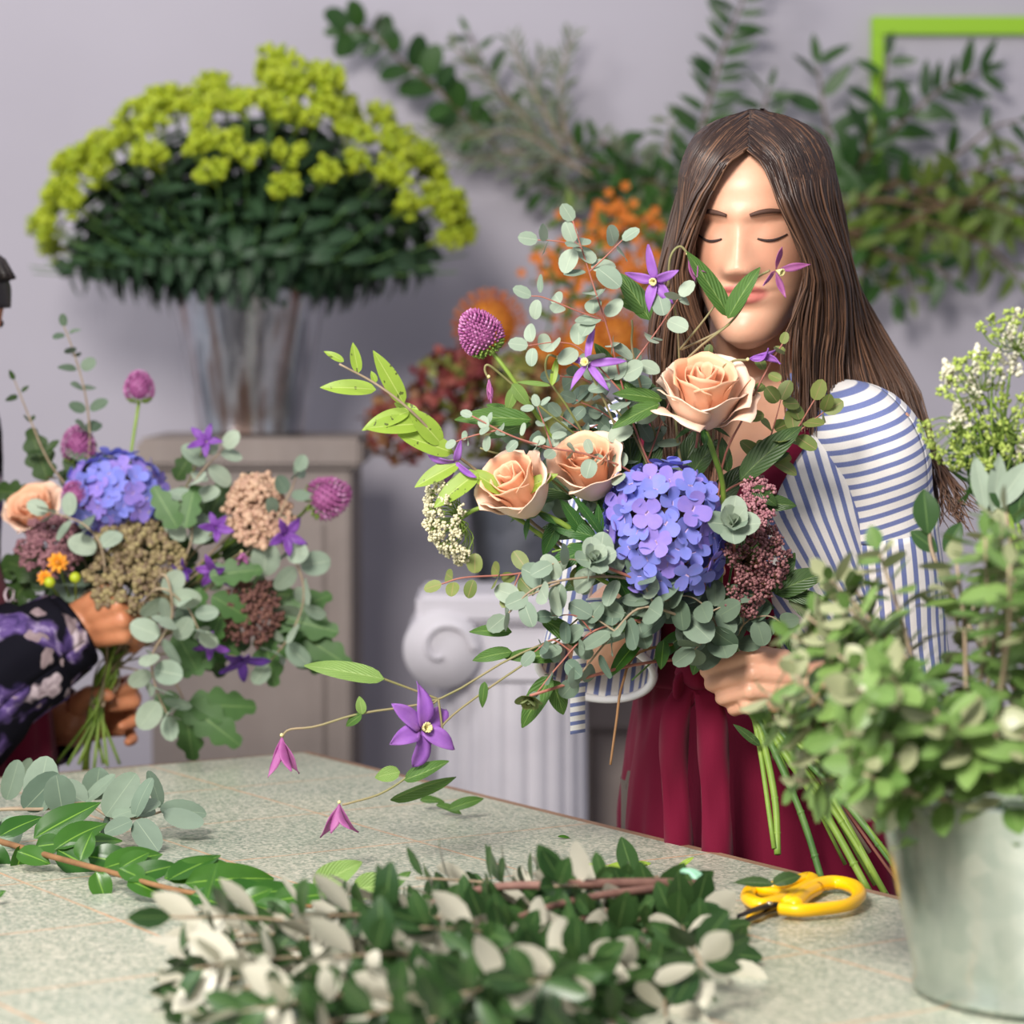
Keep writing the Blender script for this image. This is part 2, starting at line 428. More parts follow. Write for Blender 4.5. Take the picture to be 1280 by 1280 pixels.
# ================================================================= light, camera
w=bpy.data.worlds.new('studio_daylight'); sc.world=w; w.use_nodes=True
w.node_tree.nodes['Background'].inputs[0].default_value=(.80,.83,.95,1); w.node_tree.nodes['Background'].inputs[1].default_value=.46
def area(name,loc,tgt,size,energy,col,sy=None):
    l=bpy.data.lights.new(name,'AREA'); l.size=size; l.energy=energy; l.color=col
    if sy: l.shape='RECTANGLE'; l.size_y=sy
    o=bpy.data.objects.new(name,l); C.objects.link(o); o.location=loc
    o.rotation_euler=(V(tgt)-V(loc)).to_track_quat('-Z','Y').to_euler(); return o
area('ceiling_softbox',(-.75,.5,2.75),(.15,3.1,1.2),.8,124,(1,.95,.89))
area('fill_left',(-2.4,1.6,1.9),(0.3,3.0,1.1),1.3,22,(.96,.98,1))  # added fill light from the left, no real window behind it
area('fill_wall',(-1.6,3.2,3.1),(.1,5.4,1.4),.6,24,(1,.96,.92))  # added unseen light that brightens the back wall
cam=bpy.data.cameras.new('camera'); co=bpy.data.objects.new('camera',cam); C.objects.link(co); sc.camera=co
co.location=(0,0,CZ); co.rotation_euler=(PI/2-TH,0,0)
cam.sensor_fit='HORIZONTAL'; cam.sensor_width=36; cam.lens=36*FPX/1280; cam.clip_start=.05
cam.dof.use_dof=True; cam.dof.focus_distance=2.87; cam.dof.aperture_fstop=cam.lens/22.0; cam.dof.aperture_blades=9
vs=sc.view_settings; sc.display_settings.display_device='sRGB'
vs.view_transform='Standard'; vs.look='None'; vs.gamma=1; vs.use_curve_mapping=False; vs.exposure=0.14
sc.cycles.use_denoising=True
sc.cycles.max_bounces=8; sc.cycles.transmission_bounces=4; sc.cycles.diffuse_bounces=3; sc.cycles.glossy_bounces=3
# ================================================================= people
def interp(tab,z):
    if z<=tab[0][0]: return tab[0][1:]
    for a,b in zip(tab,tab[1:]):
        if z<=b[0]:
            t=(z-a[0])/(b[0]-a[0]); return tuple(x+(y-x)*t for x,y in zip(a[1:],b[1:]))
    return tab[-1][1:]
HEAD=[(-.113,.006,.066,.040),(-.109,.024,.080,.026),(-.098,.0345,.0865,.004),(-.080,.0455,.086,-.020),(-.060,.0565,.085,-.048),(-.040,.063,.0855,-.068),
 (-.015,.0685,.0865,-.086),(.010,.072,.088,-.096),(.035,.0735,.089,-.100),(.060,.072,.085,-.098),(.080,.0645,.073,-.088),(.095,.052,.054,-.068),(.106,.034,.029,-.042),(.113,.006,.004,-.014)]
HS=[]
for i in range(181):   # smoothed table
    z=-.113+.226*i/180
    acc=[interp(HEAD,min(.113,max(-.113,z+d))) for d in (-.006,-.003,0,.003,.006)]
    HS.append((z,)+tuple(sum(x)/5 for x in zip(*acc)))
def G(x,s): return math.exp(-.5*(x/s)**2)
def face_dy(x,z):
    d=0
    if -.05<z<.04:
        if z>-.022: h=.003+.021*max(0,(.024-z)/.046)**1.25 if z<.024 else .003*G(z-.024,.008)
        else: h=.024*max(0,1-((-.022-z)/.017)**2)
        s=.0062+.0038*min(1,max(0,(.02-z)/.04))
        d+=h*G(x,s)
    ax=abs(x)
    d+=.008*G(ax-.0125,.0052)*G(z+.0275,.006)
    d-=.0095*G(ax-.030,.015)*G(z-.014,.0105)
    d+=.0075*G(ax-.0315,.0115)*G(z-.009,.0078)
    d-=.0018*G(ax-.031,.016)*G(z-.020,.002)
    d+=.0035*G(ax-.026,.019)*G(z-.031,.0065)
    d+=.005*G(ax-.040,.017)*G(z+.018,.018)
    d+=.0055*G(x,.017)*G(z+.0465,.0042)+.007*G(x,.0145)*G(z+.0585,.0045)
    d-=.0045*G(x,.020)*G(z+.0522,.0016)
    d-=.003*G(x,.018)*G(z+.070,.006)
    d+=.005*G(x,.015)*G(z+.090,.012)
    return d
def head_pt(t,z):
    a,yf,yb=interp(HS,z); ym=(yf*.35+yb*.65)
    s,co_=math.sin(t),math.cos(t)
    x=a*math.copysign(abs(s)**.92,s)
    y=ym+((yf-ym) if co_>0 else (ym-yb))*math.copysign(abs(co_)**.9,co_)
    if co_>0: y+=face_dy(x,z)*min(1,co_*2.2)
    return V((x,y,z))
def face_pt(x,z,off=.001):
    lo,hi=0,1.45
    for _ in range(30):
        mid=(lo+hi)/2
        if head_pt(mid,z).x<abs(x): lo=mid
        else: hi=mid
    p=head_pt(lo,z); return V((x,p.y+off,z))
def add_head(mb,M):
    nz,nt=120,150; rows=[]
    for i in range(nz+1):
        z=-.1129+.2258*i/nz
        rows.append([mb.add(M@head_pt(2*PI*k/nt,z)) for k in range(nt)])
    for i in range(nz):
        for k in range(nt): mb.face(rows[i][k],rows[i][(k+1)%nt],rows[i+1][(k+1)%nt],rows[i+1][k])
    mb.face(*reversed(rows[0])); mb.face(*rows[-1])
    for s in (-1,1):
        o=len(mb.v); blob(mb,(0,0,0),1,2)
        for i in range(o,len(mb.v)):
            v=V(mb.v[i]); mb.v[i]=tuple(M@V((s*(.073+v.x*.007+.006*max(0,-v.y)),-.012+v.y*.017,-.006+v.z*.030)))
def limb(mb,pts,rs,n=6,sides=20):
    """tapered limb with rounded ends through joints"""
    P_=spline(pts,n*(len(pts)-1)); m=len(P_)-1
    def rf(u):
        x=u*(len(rs)-1); k=min(int(x),len(rs)-2); t=x-k; t=t*t*(3-2*t)*.5+t*.5
        return rs[k]+(rs[k+1]-rs[k])*t
    tube(mb,P_,0,sides=sides,rf=rf)
    blob(mb,P_[0],rs[0],2); blob(mb,P_[-1],rs[-1],2)
def hand(mb,wrist,kn,pips,dips,tips,thumb,r=.0076):
    w=V(wrist); c0=sum((V(k) for k in kn),V())/4
    rad=[r*1.02,r*1.06,r*1.0,r*.88]
    for k in range(4):
        side=(V(kn[k])-c0)*.55
        limb(mb,[w+side,(w+side).lerp(V(kn[k]),.5),kn[k]],[.0155,.0135,r*1.28],4,14)
        limb(mb,[kn[k],pips[k]],[rad[k]*1.14,rad[k]*1.06],4,14)
        limb(mb,[pips[k],dips[k]],[rad[k]*1.05,rad[k]*.92],4,14)
        limb(mb,[dips[k],tips[k]],[rad[k]*.93,rad[k]*.74],4,14)
        blob(mb,V(kn[k]),r*1.32,2)
    limb(mb,thumb[:2],[.0165,.0125],4,14); limb(mb,thumb[1:3],[.0115,.0105],4,14); limb(mb,thumb[2:],[.0105,.0082],4,14)
TORSO=[(.62,.146,.112,0),(.80,.152,.120,-.008),(.90,.152,.120,-.010),(.98,.142,.108,-.004),(1.07,.122,.090,0),(1.15,.130,.096,.004),(1.23,.143,.108,.012),(1.27,.146,.100,.008),(1.305,.140,.084,-.004),(1.335,.112,.068,-.012),(1.365,.080,.056,-.018),(1.385,.056,.050,-.020),(1.42,.050,.048,-.015)]
class Person:
    def __init__(s,center,yaw,scale=1.0,hip=0):
        s.hip=hip
        s.c=V(center); s.a=yaw; s.k=scale
        s.L=V((math.cos(yaw),-math.sin(yaw),0)); s.F=V((-math.sin(yaw),-math.cos(yaw),0))
    def w(s,x,y,z): return V((s.c.x,s.c.y,0))+s.L*x+s.F*y+V((0,0,z*s.k))
    def tor(s,t,z,off=0,sm=.95):
        hw,hd,cy=interp(TORSO,z)
        si,co_=math.sin(t),math.cos(t)
        k=min(1,max(0,(1.22-z)/.24)); k=k*k*(3-2*k)
        return s.w((hw+off)*math.copysign(abs(si)**sm,si), cy+(hd+off)*math.copysign(abs(co_)**sm,co_), z)+V((s.hip*k,0,0))
    def head_M(s,origin,yaw,pitch,roll=0):
        F=V((-math.sin(yaw)*math.cos(pitch),-math.cos(yaw)*math.cos(pitch),-math.sin(pitch)))
        L=V((math.cos(yaw),-math.sin(yaw),0)); U=F.cross(L) if F.cross(L).z>0 else L.cross(F)
        m=Matrix((L,F,U)).transposed()
        return Matrix.Translation(origin)@(m@Matrix.Rotation(roll,3,'Y')).to_4x4()
def body_mesh(name,mb,mat,voxel):
    o=mb.build(name,mat,None,recalc=True)
    md=o.modifiers.new('r','REMESH'); md.mode='VOXEL'; md.voxel_size=voxel; md.use_smooth_shade=True
    ms=o.modifiers.new('s','SMOOTH'); ms.factor=.5; ms.iterations=1
    dg=bpy.context.evaluated_depsgraph_get(); ev=o.evaluated_get(dg)
    me=bpy.data.meshes.new_from_object(ev); o.modifiers.clear(); o.data=me
    me.materials.clear(); me.materials.append(mat)
    me.polygons.foreach_set('use_smooth',[True]*len(me.polygons))
    return o
def skin(name,col,red,lip,HM):
    m=NT(name); o_=m.obj()
    # head-space position: lips, blush and lid tone are colours of the skin itself
    inv=HM.inverted(); rows=[]
    for r in range(3):
        d=m.n('VectorMath',{0:o_,1:tuple(inv[r][:3])},operation='DOT_PRODUCT').outputs['Value']
        rows.append(m.math('ADD',d,inv[r][3]))
    x,y,z=rows
    ax=m.math('ABSOLUTE',x)
    def el(cx,cz,sx,sz,xx,edge=.5):
        a=m.math('POWER',m.math('DIVIDE',m.math('SUBTRACT',xx,cx),sx),2); b=m.math('POWER',m.math('DIVIDE',m.math('SUBTRACT',z,cz),sz),2)
        q=m.n('MapRange',{0:m.math('ADD',a,b),1:1-edge,2:1+edge,3:1,4:0}).outputs[0]
        return m.math('MULTIPLY',q,m.math('GREATER_THAN',y,.05))
    f=m.n('MapRange',{0:m.noise(35,4,o_).outputs[0],1:.3,2:.7}).outputs[0]
    cc=m.mix(m.math('MULTIPLY',f,.4),c(*col),c(*red))
    cc=m.mix(m.math('MULTIPLY',el(.042,-.018,.024,.02,ax,.9),.55),cc,c(*red))
    cc=m.mix(m.math('MULTIPLY',el(.031,.012,.019,.011,ax,.6),.45),cc,c(*[k*.86 for k in red]))
    cc=m.mix(m.math('MULTIPLY',el(0,-.053,.026,.0105,x,.25),.85),cc,c(*lip))
    m.set(Base_Color=cc,Roughness=.42)
    m.b.inputs['Specular IOR Level'].default_value=.45
    m.b.inputs['Subsurface Weight'].default_value=.12
    m.b.inputs['Subsurface Radius'].default_value=(.012,.005,.003)
    m.b.inputs['Subsurface Scale'].default_value=.5
    m.bump(m.noise(400,2,o_).outputs[0],.06,.0006)
    return m.mat
def hairmat(name,a,b,tip):
    m=NT(name); rp=m.n('NewGeometry').outputs['Random Per Island']
    u=m.n('SeparateXYZ',{0:m.uv()}).outputs[0]
    cc=m.ramp(rp,[(0,c(*a)),(.72,c(*a)),(1,c(*b))])
    cc=m.mix(m.math('MULTIPLY',m.math('POWER',u,1.5),m.n('MapRange',{0:rp,3:.25,4:.85}).outputs[0]),cc,c(*tip))
    m.set(Base_Color=cc,Roughness=.42); m.b.inputs['Specular IOR Level'].default_value=.45
    return m.mat
def lash(mb,M,s,z0,x0,x1,arch,r,zend=0,n=12):
    pts=[]
    for i in range(n+1):
        u=i/n; x=x0+(x1-x0)*u; z=z0+arch*math.sin(PI*u)+zend*u
        pts.append(M@face_pt(s*x,z,.0012))
    tube(mb,pts,r,sides=6,rf=lambda u:r*(.35+.65*math.sin(PI*min(1,u*.8+.15))))
HC0=V((0,-.008,.01))
def inside(q):
    if abs(q.z)>=.113: return False
    a,yf,yb=interp(HS[int((q.z+.113)/.226*180)-1 if q.z>-.11 else 0:],q.z) if False else HS[min(180,max(0,int((q.z+.113)/.226*180)))][1:]
    ym=yf*.35+yb*.65; h=(yf-ym) if q.y>ym else (ym-yb)
    return abs(q.x/a)**2.17+abs((q.y-ym)/h)**2.2<1
HGRID={}
def hrad(i,j):
    if (i,j) not in HGRID:
        th,ph=i/36*PI,j/72*2*PI; d=V((math.sin(th)*math.cos(ph),math.sin(th)*math.sin(ph),math.cos(th)))
        lo,hi=.02,.16
        for _ in range(16):
            m_=(lo+hi)/2
            if inside(HC0+d*m_): lo=m_
            else: hi=m_
        HGRID[(i,j)]=lo
    return HGRID[(i,j)]
def push(p,k=1.0,M=None):
    M=M or HM; q=M.inverted()@p
    if q.z<-.02: return p
    d=q-HC0; L=d.length
    if L>.17 or L<1e-5: return p
    th=math.acos(max(-1,min(1,d.z/L)))/PI*36; ph=(math.atan2(d.y,d.x)%(2*PI))/(2*PI)*72
    i,j=int(th),int(ph); a,b_=th-i,ph-j; i2=min(36,i+1); j,j2=j%72,(j+1)%72
    r=(hrad(i,j)*(1-b_)+hrad(i,j2)*b_)*(1-a)+(hrad(i2,j)*(1-b_)+hrad(i2,j2)*b_)*a
    r=r*1.055*k+.003
    return M@(HC0+d*(r/L)) if L<r else p
def strand(mb,ctrl,r,n=16,sides=4):
    tube(mb,spline(ctrl,n),r,sides=sides,rf=lambda u:r*(1-.75*u**3),cap=False)

# ---------------------------------------------------------------- the woman
W=Person((.255,3.085,0),math.radians(33),hip=.032)
HM=W.head_M(P(943,288,3.03),math.radians(15),math.radians(11))
skinW=skin('warm_skin',(226,174,144),(212,146,118),(186,98,92),HM)
LS=P(1092,548,2.99); RS=W.w(-.150,-.005,1.298)
LE=P(1118,838,3.07); LW=P(1012,852,2.865)
RE=P(750,800,3.02); RW=P(800,735,2.90)
KN=[P(941,820,2.842),P(941,841,2.838),P(938,863,2.84),P(936,881,2.848)]
PI_=[P(884,838,2.868),P(890,854,2.862),P(903,872,2.862),P(917,886,2.866)]
DI=[P(886,842,2.896),P(894,858,2.892),P(906,875,2.890),P(918,888,2.890)]
TI=[P(908,843,2.905),P(914,858,2.902),P(922,874,2.900),P(932,886,2.898)]
THB=[P(990,838,2.885),P(955,822,2.912),P(925,818,2.918),P(902,818,2.908)]
b=MB()
rows=[]; zs=[.60+.02*i for i in range(42)]
for z in zs: rows.append([b.add(W.tor(2*PI*k/40,z,-.004)) for k in range(40)])
for i in range(len(zs)-1):
    for k in range(40): b.face(rows[i][k],rows[i][(k+1)%40],rows[i+1][(k+1)%40],rows[i+1][k])
b.face(*reversed(rows[0])); b.face(*rows[-1])
limb(b,[W.w(0,-.02,1.34),W.w(0,-.012,1.39),HM@V((0,-.022,-.05))],[.058,.050,.050])
add_head(b,HM)
limb(b,[W.w(.06,-.008,1.318),LS],[.046,.047]); limb(b,[W.w(-.06,-.008,1.318),RS],[.046,.047])
limb(b,[LS,LS.lerp(LE,.5),LE],[.048,.043,.037]); limb(b,[LE,LE.lerp(LW,.4),LW],[.038,.036,.0255])
limb(b,[RS,RS.lerp(RE,.5),RE],[.048,.043,.037]); limb(b,[RE,RE.lerp(RW,.4),RW],[.038,.036,.0255])
hand(b,LW,KN,PI_,DI,TI,THB)
# her other hand spreads behind the flowers
bk=[P(822+9*k,690+3*k,2.93) for k in range(4)]
hand(b,RW,bk,[p+V((.022,-.006,.018)) for p in bk],[p+V((.036,-.012,.006)) for p in bk],[p+V((.042,-.014,-.012)) for p in bk],
     [RW+V((.012,.0,.01)),RW+V((.030,-.018,.012)),RW+V((.046,-.03,.006)),RW+V((.056,-.036,-.004))])
for s in (-1,1):
    limb(b,[W.w(s*.085,0,.75),W.w(s*.085,.01,.45),W.w(s*.085,-.01,.07)],[.082,.055,.040])
    limb(b,[W.w(s*.085,-.02,.05),W.w(s*.09,.13,.035)],[.042,.034])
wm=body_mesh('person',b,skinW,.0021)
tag(wm,'long haired woman in striped shirt and maroon apron holding a bouquet to her face','person')
# brows and lashes
brow=simple('brow_hair',(84,58,48),.7); lashm=simple('eyelash',(58,42,40),.7)
for s in (-1,1):
    b=MB(); lash(b,HM,s,.0290,.012,.050,.0042,.0026,-.002); b.build('eyebrow',brow,wm)
    b=MB(); lash(b,HM,s,.0045,.0185,.046,-.0034,.0014,.0015); b.build('eyelash',lashm,wm)
# hair
hairW=hairmat('brown_hair',(40,27,24),(116,84,64),(122,88,66))
b=MB()
nz,nt=60,80; rows=[]
for i in range(nz+1):
    z=-.11+.223*i/nz; row=[]
    for k in range(nt):
        t=2*PI*k/nt; p=head_pt(t,z); cc_=V((0,-.01,max(-.03,min(.03,z))))
        front=math.cos(t)
        line=.058+.012*abs(math.sin(t*1.2))-.0
        lim=.090-.10*max(0,abs(math.sin(t))-.30)-(.2 if abs(math.sin(t))>.86 and z>-.03 else 0)
        show=min(1,max(0,(z-lim)/.006)) if front>-.1 else 1
        if z<-.03 and front>-.55: show=0
        q=cc_+(p-cc_)*(.95+.075*show)
        row.append(b.add(HM@q,(.05,k/nt)))
    rows.append(row)
for i in range(nz):
    for k in range(nt): b.face(rows[i][k],rows[i][(k+1)%nt],rows[i+1][(k+1)%nt],rows[i+1][k])
b.face(*rows[-1])
hr=random.Random(3)
def lerpc(A,B,q): return [tuple(x+(y-x)*q for x,y in zip(a,b_)) for a,b_ in zip(A,B)]
HR_A=[(937,188,2.944),(958,208,2.930),(980,262,2.924),(1014,335,2.945),(999,390,2.955),(983,440,2.962),(990,520,2.965)]
HR_B=[(946,146,3.09),(1024,182,3.07),(1055,265,3.09),(1072,350,3.10),(1108,430,3.10),(1146,515,3.08),(1172,610,3.05)]
HL_A=[(934,188,2.944),(905,205,2.930),(878,256,2.943),(857,325,2.958),(858,385,2.97),(878,470,2.985),(882,600,2.99)]
HL_B=[(942,146,3.09),(880,186,3.07),(850,262,3.09),(838,345,3.09),(828,420,3.08),(818,490,3.07),(826,620,3.06)]
for A,B,n in ((HR_A,HR_B,900),(HL_A,HL_B,560)):
    for i in range(n):
        q=hr.random()**.9; L_=lerpc(A,B,q)
        jx,jy=hr.gauss(0,1),hr.gauss(0,1); clump=math.sin(q*38)*5
        pts=[]
        for k,(x,y,Y) in enumerate(L_):
            g=k/6
            bulge=-.035*math.sin(PI*q)*(math.sin(PI*min(1,g*1.3)))   # hair lies over the skull
            x+=jx*(1.2+6*g)+clump*g+math.sin(g*9+q*7)*11*g; y+=jy*(.6+3*g)
            y+=(q*60*hr.random() if k==6 else 0)
            pts.append(push(P(x,y,Y+bulge+hr.gauss(0,.004)*(.3+g)),1.0+.02*hr.random()))
        if k and hr.random()<.25: pts=pts[:6]+[pts[5].lerp(pts[6],hr.random())]
        strand(b,[pts[0]]+[push(pts[0].lerp(pts[1],.5),1.01)]+[pts[1],push(pts[1].lerp(pts[2],.5),1.01)]+pts[2:],.0017,20)
# back of the head
for i in range(320):
    q=hr.random()
    A=[(955,147,3.06),(1000,170,3.13),(1040,260,3.17),(1050,350,3.18),(1080,440,3.17),(1105,520,3.17),(1125,600,3.16)]
    B=[(930,147,3.06),(900,172,3.13),(862,262,3.17),(852,350,3.17),(850,440,3.17),(850,520,3.17),(860,600,3.17)]
    pts=[push(P(x+hr.gauss(0,3)*(1+k*.5),y+hr.gauss(0,3),Y+hr.gauss(0,.006)),1.01) for k,(x,y,Y) in enumerate(lerpc(A,B,q))]
    strand(b,[pts[0],push(pts[0].lerp(pts[1],.5),1.01)]+pts[1:],.0026)
# long wisps over the sleeve
for i in range(60):
    q=hr.random()
    ex,ey=(1172+hr.random()*34,600+hr.random()*44)
    strand(b,[P(1098+10*q,430,3.09),P(1140+8*q,515,3.07),P(1158+14*q,565,3.05),P(ex,ey,3.02),P(ex+hr.uniform(-6,26),ey+hr.uniform(10,34),3.01)],.0014)
# fine flyaway hairs framing the face
for i in range(26):
    q=hr.random()*.05; L_=lerpc(HR_A,HR_B,q)
    strand(b,[P(x-3-hr.random()*4*k/3,y,Y-.006) for k,(x,y,Y) in enumerate(L_)],.0009)
b.build('hair',hairW,wm)

# shirt
def stripes(name,axis,freq,frac=.42,tilt=0.):
    m=NT(name); s=m.n('SeparateXYZ',{0:m.uv()})
    v=s.outputs[axis]
    if tilt: v=m.math('ADD',v,m.math('MULTIPLY',s.outputs[1-axis],tilt))
    f=m.math('FRACT',m.math('MULTIPLY',v,freq))
    e=m.n('MapRange',{0:m.math('ABSOLUTE',m.math('SUBTRACT',f,.5)),1:frac/2-.03,2:frac/2+.03,3:1,4:0}).outputs[0]
    wv=m.noise(900,1,m.obj()).outputs[0]
    m.set(Base_Color=m.mix(e,m.mix(wv,c(226,220,216),c(240,236,232)),m.mix(wv,c(94,106,160),c(122,132,178))),Roughness=.8)
    m.bump(wv,.2,.0006); m.b.inputs['Sheen Weight'].default_value=.1
    return m.mat
st_sleeve=stripes('striped_cotton_across',1,1); st_cuff=stripes('striped_cotton_along',0,1); st_body=stripes('striped_cotton_bodice',0,1,tilt=.0)
def ring_loft(mb,path,radii,sides,uvs,upv=(0,0,1),fold=0,seed=0,thick=.0016):
    rows=[]; n=len(path); d=(path[1]-path[0]).normalized(); _,nn=ortho(d,upv); L=0
    for i,p in enumerate(path):
        d=path[min(i+1,n-1)]-path[max(i-1,0)]; d,nn=ortho(d,nn); bb=d.cross(nn)
        if i: L+=(p-path[i-1]).length
        row=[]
        for k in range(sides+1):
            a=2*PI*k/sides; r=radii[i]*(1+fold*noise.noise(V((math.cos(a)*1.4,math.sin(a)*1.4,L*9+seed)))+.4*fold*noise.noise(V((math.cos(a)*3,math.sin(a)*3,L*22+seed))))
            row.append(mb.add(p+(nn*math.cos(a)+bb*math.sin(a))*r,uvs(a/(2*PI),L)))
        rows.append(row)
    for i in range(n-1):
        for k in range(sides): mb.face(rows[i][k],rows[i][k+1],rows[i+1][k+1],rows[i+1][k])
def solidify(o,t):
    md=o.modifiers.new('thickness','SOLIDIFY'); md.thickness=t; md.offset=-1; return o
def shirt_part(mb,S,off,zb,ztop,t0,t1,nt,nz,uvf,foldamp=.004,seed=0):
    rows=[]
    for k in range(nt+1):
        t=t0+(t1-t0)*k/nt; zt=ztop(t); row=[]
        for i in range(nz+1):
            z=zb+(zt-zb)*i/nz
            f=foldamp*noise.noise(V((math.sin(t)*2.2,math.cos(t)*2.2,z*7+seed)))
            row.append(mb.add(S.tor(t,z,off+f),uvf(t,z)))
        rows.append(row)
    for k in range(nt):
        for i in range(nz): mb.face(rows[k][i],rows[k+1][i],rows[k+1][i+1],rows[k][i+1])
shirt=bpy.data.objects.new('shirt',None); C.objects.link(shirt); shirt.parent=wm
shirt.location=(.255,3.085,1.1); shirt.empty_display_size=.02
b=MB()
def neck(t):
    t=abs((t+PI)%(2*PI)-PI); return min(1.376,1.20+t/.80*.176)
shirt_part(b,W,.014,.93,neck,-PI,PI,120,60,lambda t,z:((t*.145+.55*(z-1.2)*math.copysign(1,math.sin(t)))/.0150,z),.006)
o=solidify(b.build('bodice',st_body,shirt,recalc=False),.0015)
# collar edge
b=MB(); tube(b,[W.tor(t,neck(t)-.001,.015) for t in [ -PI+2*PI*k/90 for k in range(91)]],.0035,sides=6); b.build('collar_band',st_body,shirt)
def sleeve(S_,E_,shoulder_in,seed,split,hem):
    ax=(E_-S_).normalized(); tw=V((ax.z,0,-ax.x))
    path=spline([shoulder_in,shoulder_in.lerp(S_,.6)+V((0,0,.004)),S_.lerp(E_,.06),S_.lerp(E_,.24),S_.lerp(E_,split)],34)
    b=MB(); ring_loft(b,path,[.049+.008*min(1,i/12) for i in range(35)],64,lambda u,L:(u,L),fold=.05,seed=seed)
    for i,v in enumerate(b.v): b.uv[i]=(b.uv[i][0],(V(v)-S_).dot(ax+W.L*.22)/.0126)
    s=solidify(b.build('sleeve',st_sleeve,shirt),.0015)
    path=spline([S_.lerp(E_,split-.01),S_.lerp(E_,(split+hem)/2),S_.lerp(E_,hem)],22)
    b=MB(); ring_loft(b,path,[.0575+.004*i/22 for i in range(23)],64,lambda u,L:(u*.36/.0126,L),fold=.09,seed=seed+4)
    cf=solidify(b.build('sleeve_cuff',st_cuff,s),.0015)
    return s
sleeve(LS,LE,W.w(.075,-.010,1.315),1.3,.36,.98)
srt=sleeve(RS,RE,W.w(-.075,-.010,1.315),6.1,.36,1.14)
# rolled hem and hanging sleeve tab of the other arm
hw=simple('white_cotton_hem',(232,230,232),.8)
he=RS.lerp(RE,1.14); dd=(RE-RS).normalized(); _,nn=ortho(dd,(0,0,1)); bb=dd.cross(nn)
b=MB(); tube(b,[he+(nn*math.cos(2*PI*k/48)+bb*math.sin(2*PI*k/48))*.0615 for k in range(49)],.0045,sides=8); b.build('rolled_hem',hw,srt)
b=MB(); pth=spline([P(757,748,2.90),P(738,775,2.905),P(725,820,2.91),P(722,870,2.912),P(722,918,2.912)],30)
for i,p in enumerate(pth):
    wd=.0075 if i>14 else .0075+.012*(1-i/14)
    b.add(p+V((-wd,.0,0)),(0,i*.0075/.0135*1.0)); b.add(p+V((wd,.004,.002)),(1,i*.0075/.0135*1.0))
for i in range(len(pth)-1): b.face(2*i,2*i+1,2*i+3,2*i+2)
solidify(b.build('sleeve_tab',st_sleeve,srt),.0015)

# apron
def cloth(name,a,b_,sc_=900):
    m=NT(name); o_=m.obj(); wv=m.noise(sc_,2,o_).outputs[0]; f=m.noise(9,3,o_).outputs[0]
    m.set(Base_Color=m.mix(f,c(*a),c(*b_)),Roughness=.85); m.b.inputs['Specular IOR Level'].default_value=.2; m.b.inputs['Sheen Weight'].default_value=.08
    m.bump(wv,.25,.0006); return m.mat
maroon=cloth('maroon_canvas',(96,4,36),(110,8,44))
def apron(S,parent,skirt=True,neckz=1.385):
    ap=bpy.data.objects.new('apron',None); C.objects.link(ap); ap.parent=parent; ap.location=tuple(S.w(0,.1,1.07)); ap.empty_display_size=.02
    b=MB(); shirt_part(b,S,.024,1.05,lambda t:1.225,-.50,.50,40,30,lambda t,z:(t,z),.004,3)
    solidify(b.build('bib',maroon,ap),.002)
    for s in (-1,1):
        b=MB(); pth=[(.37,1.205),(.43,1.25),(.56,1.30),(.80,1.342),(1.15,1.368),(1.8,1.388),(2.5,1.396),(PI,1.398)]
        pts=spline([V((t,z,0)) for t,z in pth],40)
        for i,q in enumerate(pts):
            t,z=q.x,q.y; k=max(0,min(1,(t-.9)/1.0)); of=.021
            dz=.004+.012*k; dt=.14*(1-k)
            b.add(S.tor(s*(t-dt),z-dz if k>0 else z-.004,of),(0,i/40)); b.add(S.tor(s*(t+dt),min(1.41,z+dz),of),(1,i/40))
        for i in range(len(pts)-1): b.face(*((2*i,2*i+1,2*i+3,2*i+2) if s>0 else (2*i+1,2*i,2*i+2,2*i+3)))
        solidify(b.build('neck_strap',maroon,ap),.002)
    b=MB(); shirt_part(b,S,.027,.52,lambda t:1.075,-1.9,2.5,150,50,lambda t,z:(t,z),.0,3)
    # soft folds that deepen towards the hem
    for i,v in enumerate(b.v):
        z=v[2]; k=min(1,max(0,(1.06-z)/.25)); t=b.uv[i][0]
        d=(V(v)-V((S.c.x,S.c.y,z))).normalized()
        q=V(v)+d*(.010*k*math.sin(t*9+2.2*noise.noise(V((t*2,z*3,1))))+.004*noise.noise(V((t*8,z*14,2))))
        b.v[i]=tuple(q)
    solidify(b.build('skirt',maroon,ap),.002)
    b=MB(); shirt_part(b,S,.032,1.045,lambda t:1.082,-2.6,2.6,110,8,lambda t,z:(t,z),.006,9)
    solidify(b.build('waistband',maroon,ap),.003)
    return ap
apW=apron(W,wm)
# tie knot and two hanging ends in front of the waist
b=MB(); kc=P(868,842,2.905)
blob(b,kc,.017,2,(1,0,-.6),1.25,.25)
tube(b,spline([P(868,842,2.905),P(850,850,2.90),P(852,880,2.902),P(868,862,2.90)],16),.010,.009,10,flat=.5)
b.build('tie_knot',maroon,apW)
def tail(pts,w):
    b=MB(); pth=spline(PP(pts),40)
    for i,p in enumerate(pth):
        ww=w*(.7+.3*min(1,i/8)); s=.006*math.sin(i*.35)
        for k in range(5): b.add(p+V((ww*(k/2-1)/1,s*(1-abs(k/2-1))-.004*(1-abs(k/2-1)),0)),(k/4,i/40))
    for i in range(len(pth)-1):
        for k in range(4): b.face(5*i+k,5*i+k+1,5*i+k+6,5*i+k+5)
    solidify(b.build('tie_end',maroon,apW),.003)
tail([(862,848,2.905),(846,885,2.895),(842,940,2.905),(845,1000,2.915),(850,1075,2.919),(852,1130,2.922)],.0135)
tail([(874,848,2.905),(888,890,2.892),(892,950,2.885),(895,1010,2.88),(897,1085,2.876),(898,1140,2.876)],.0145)
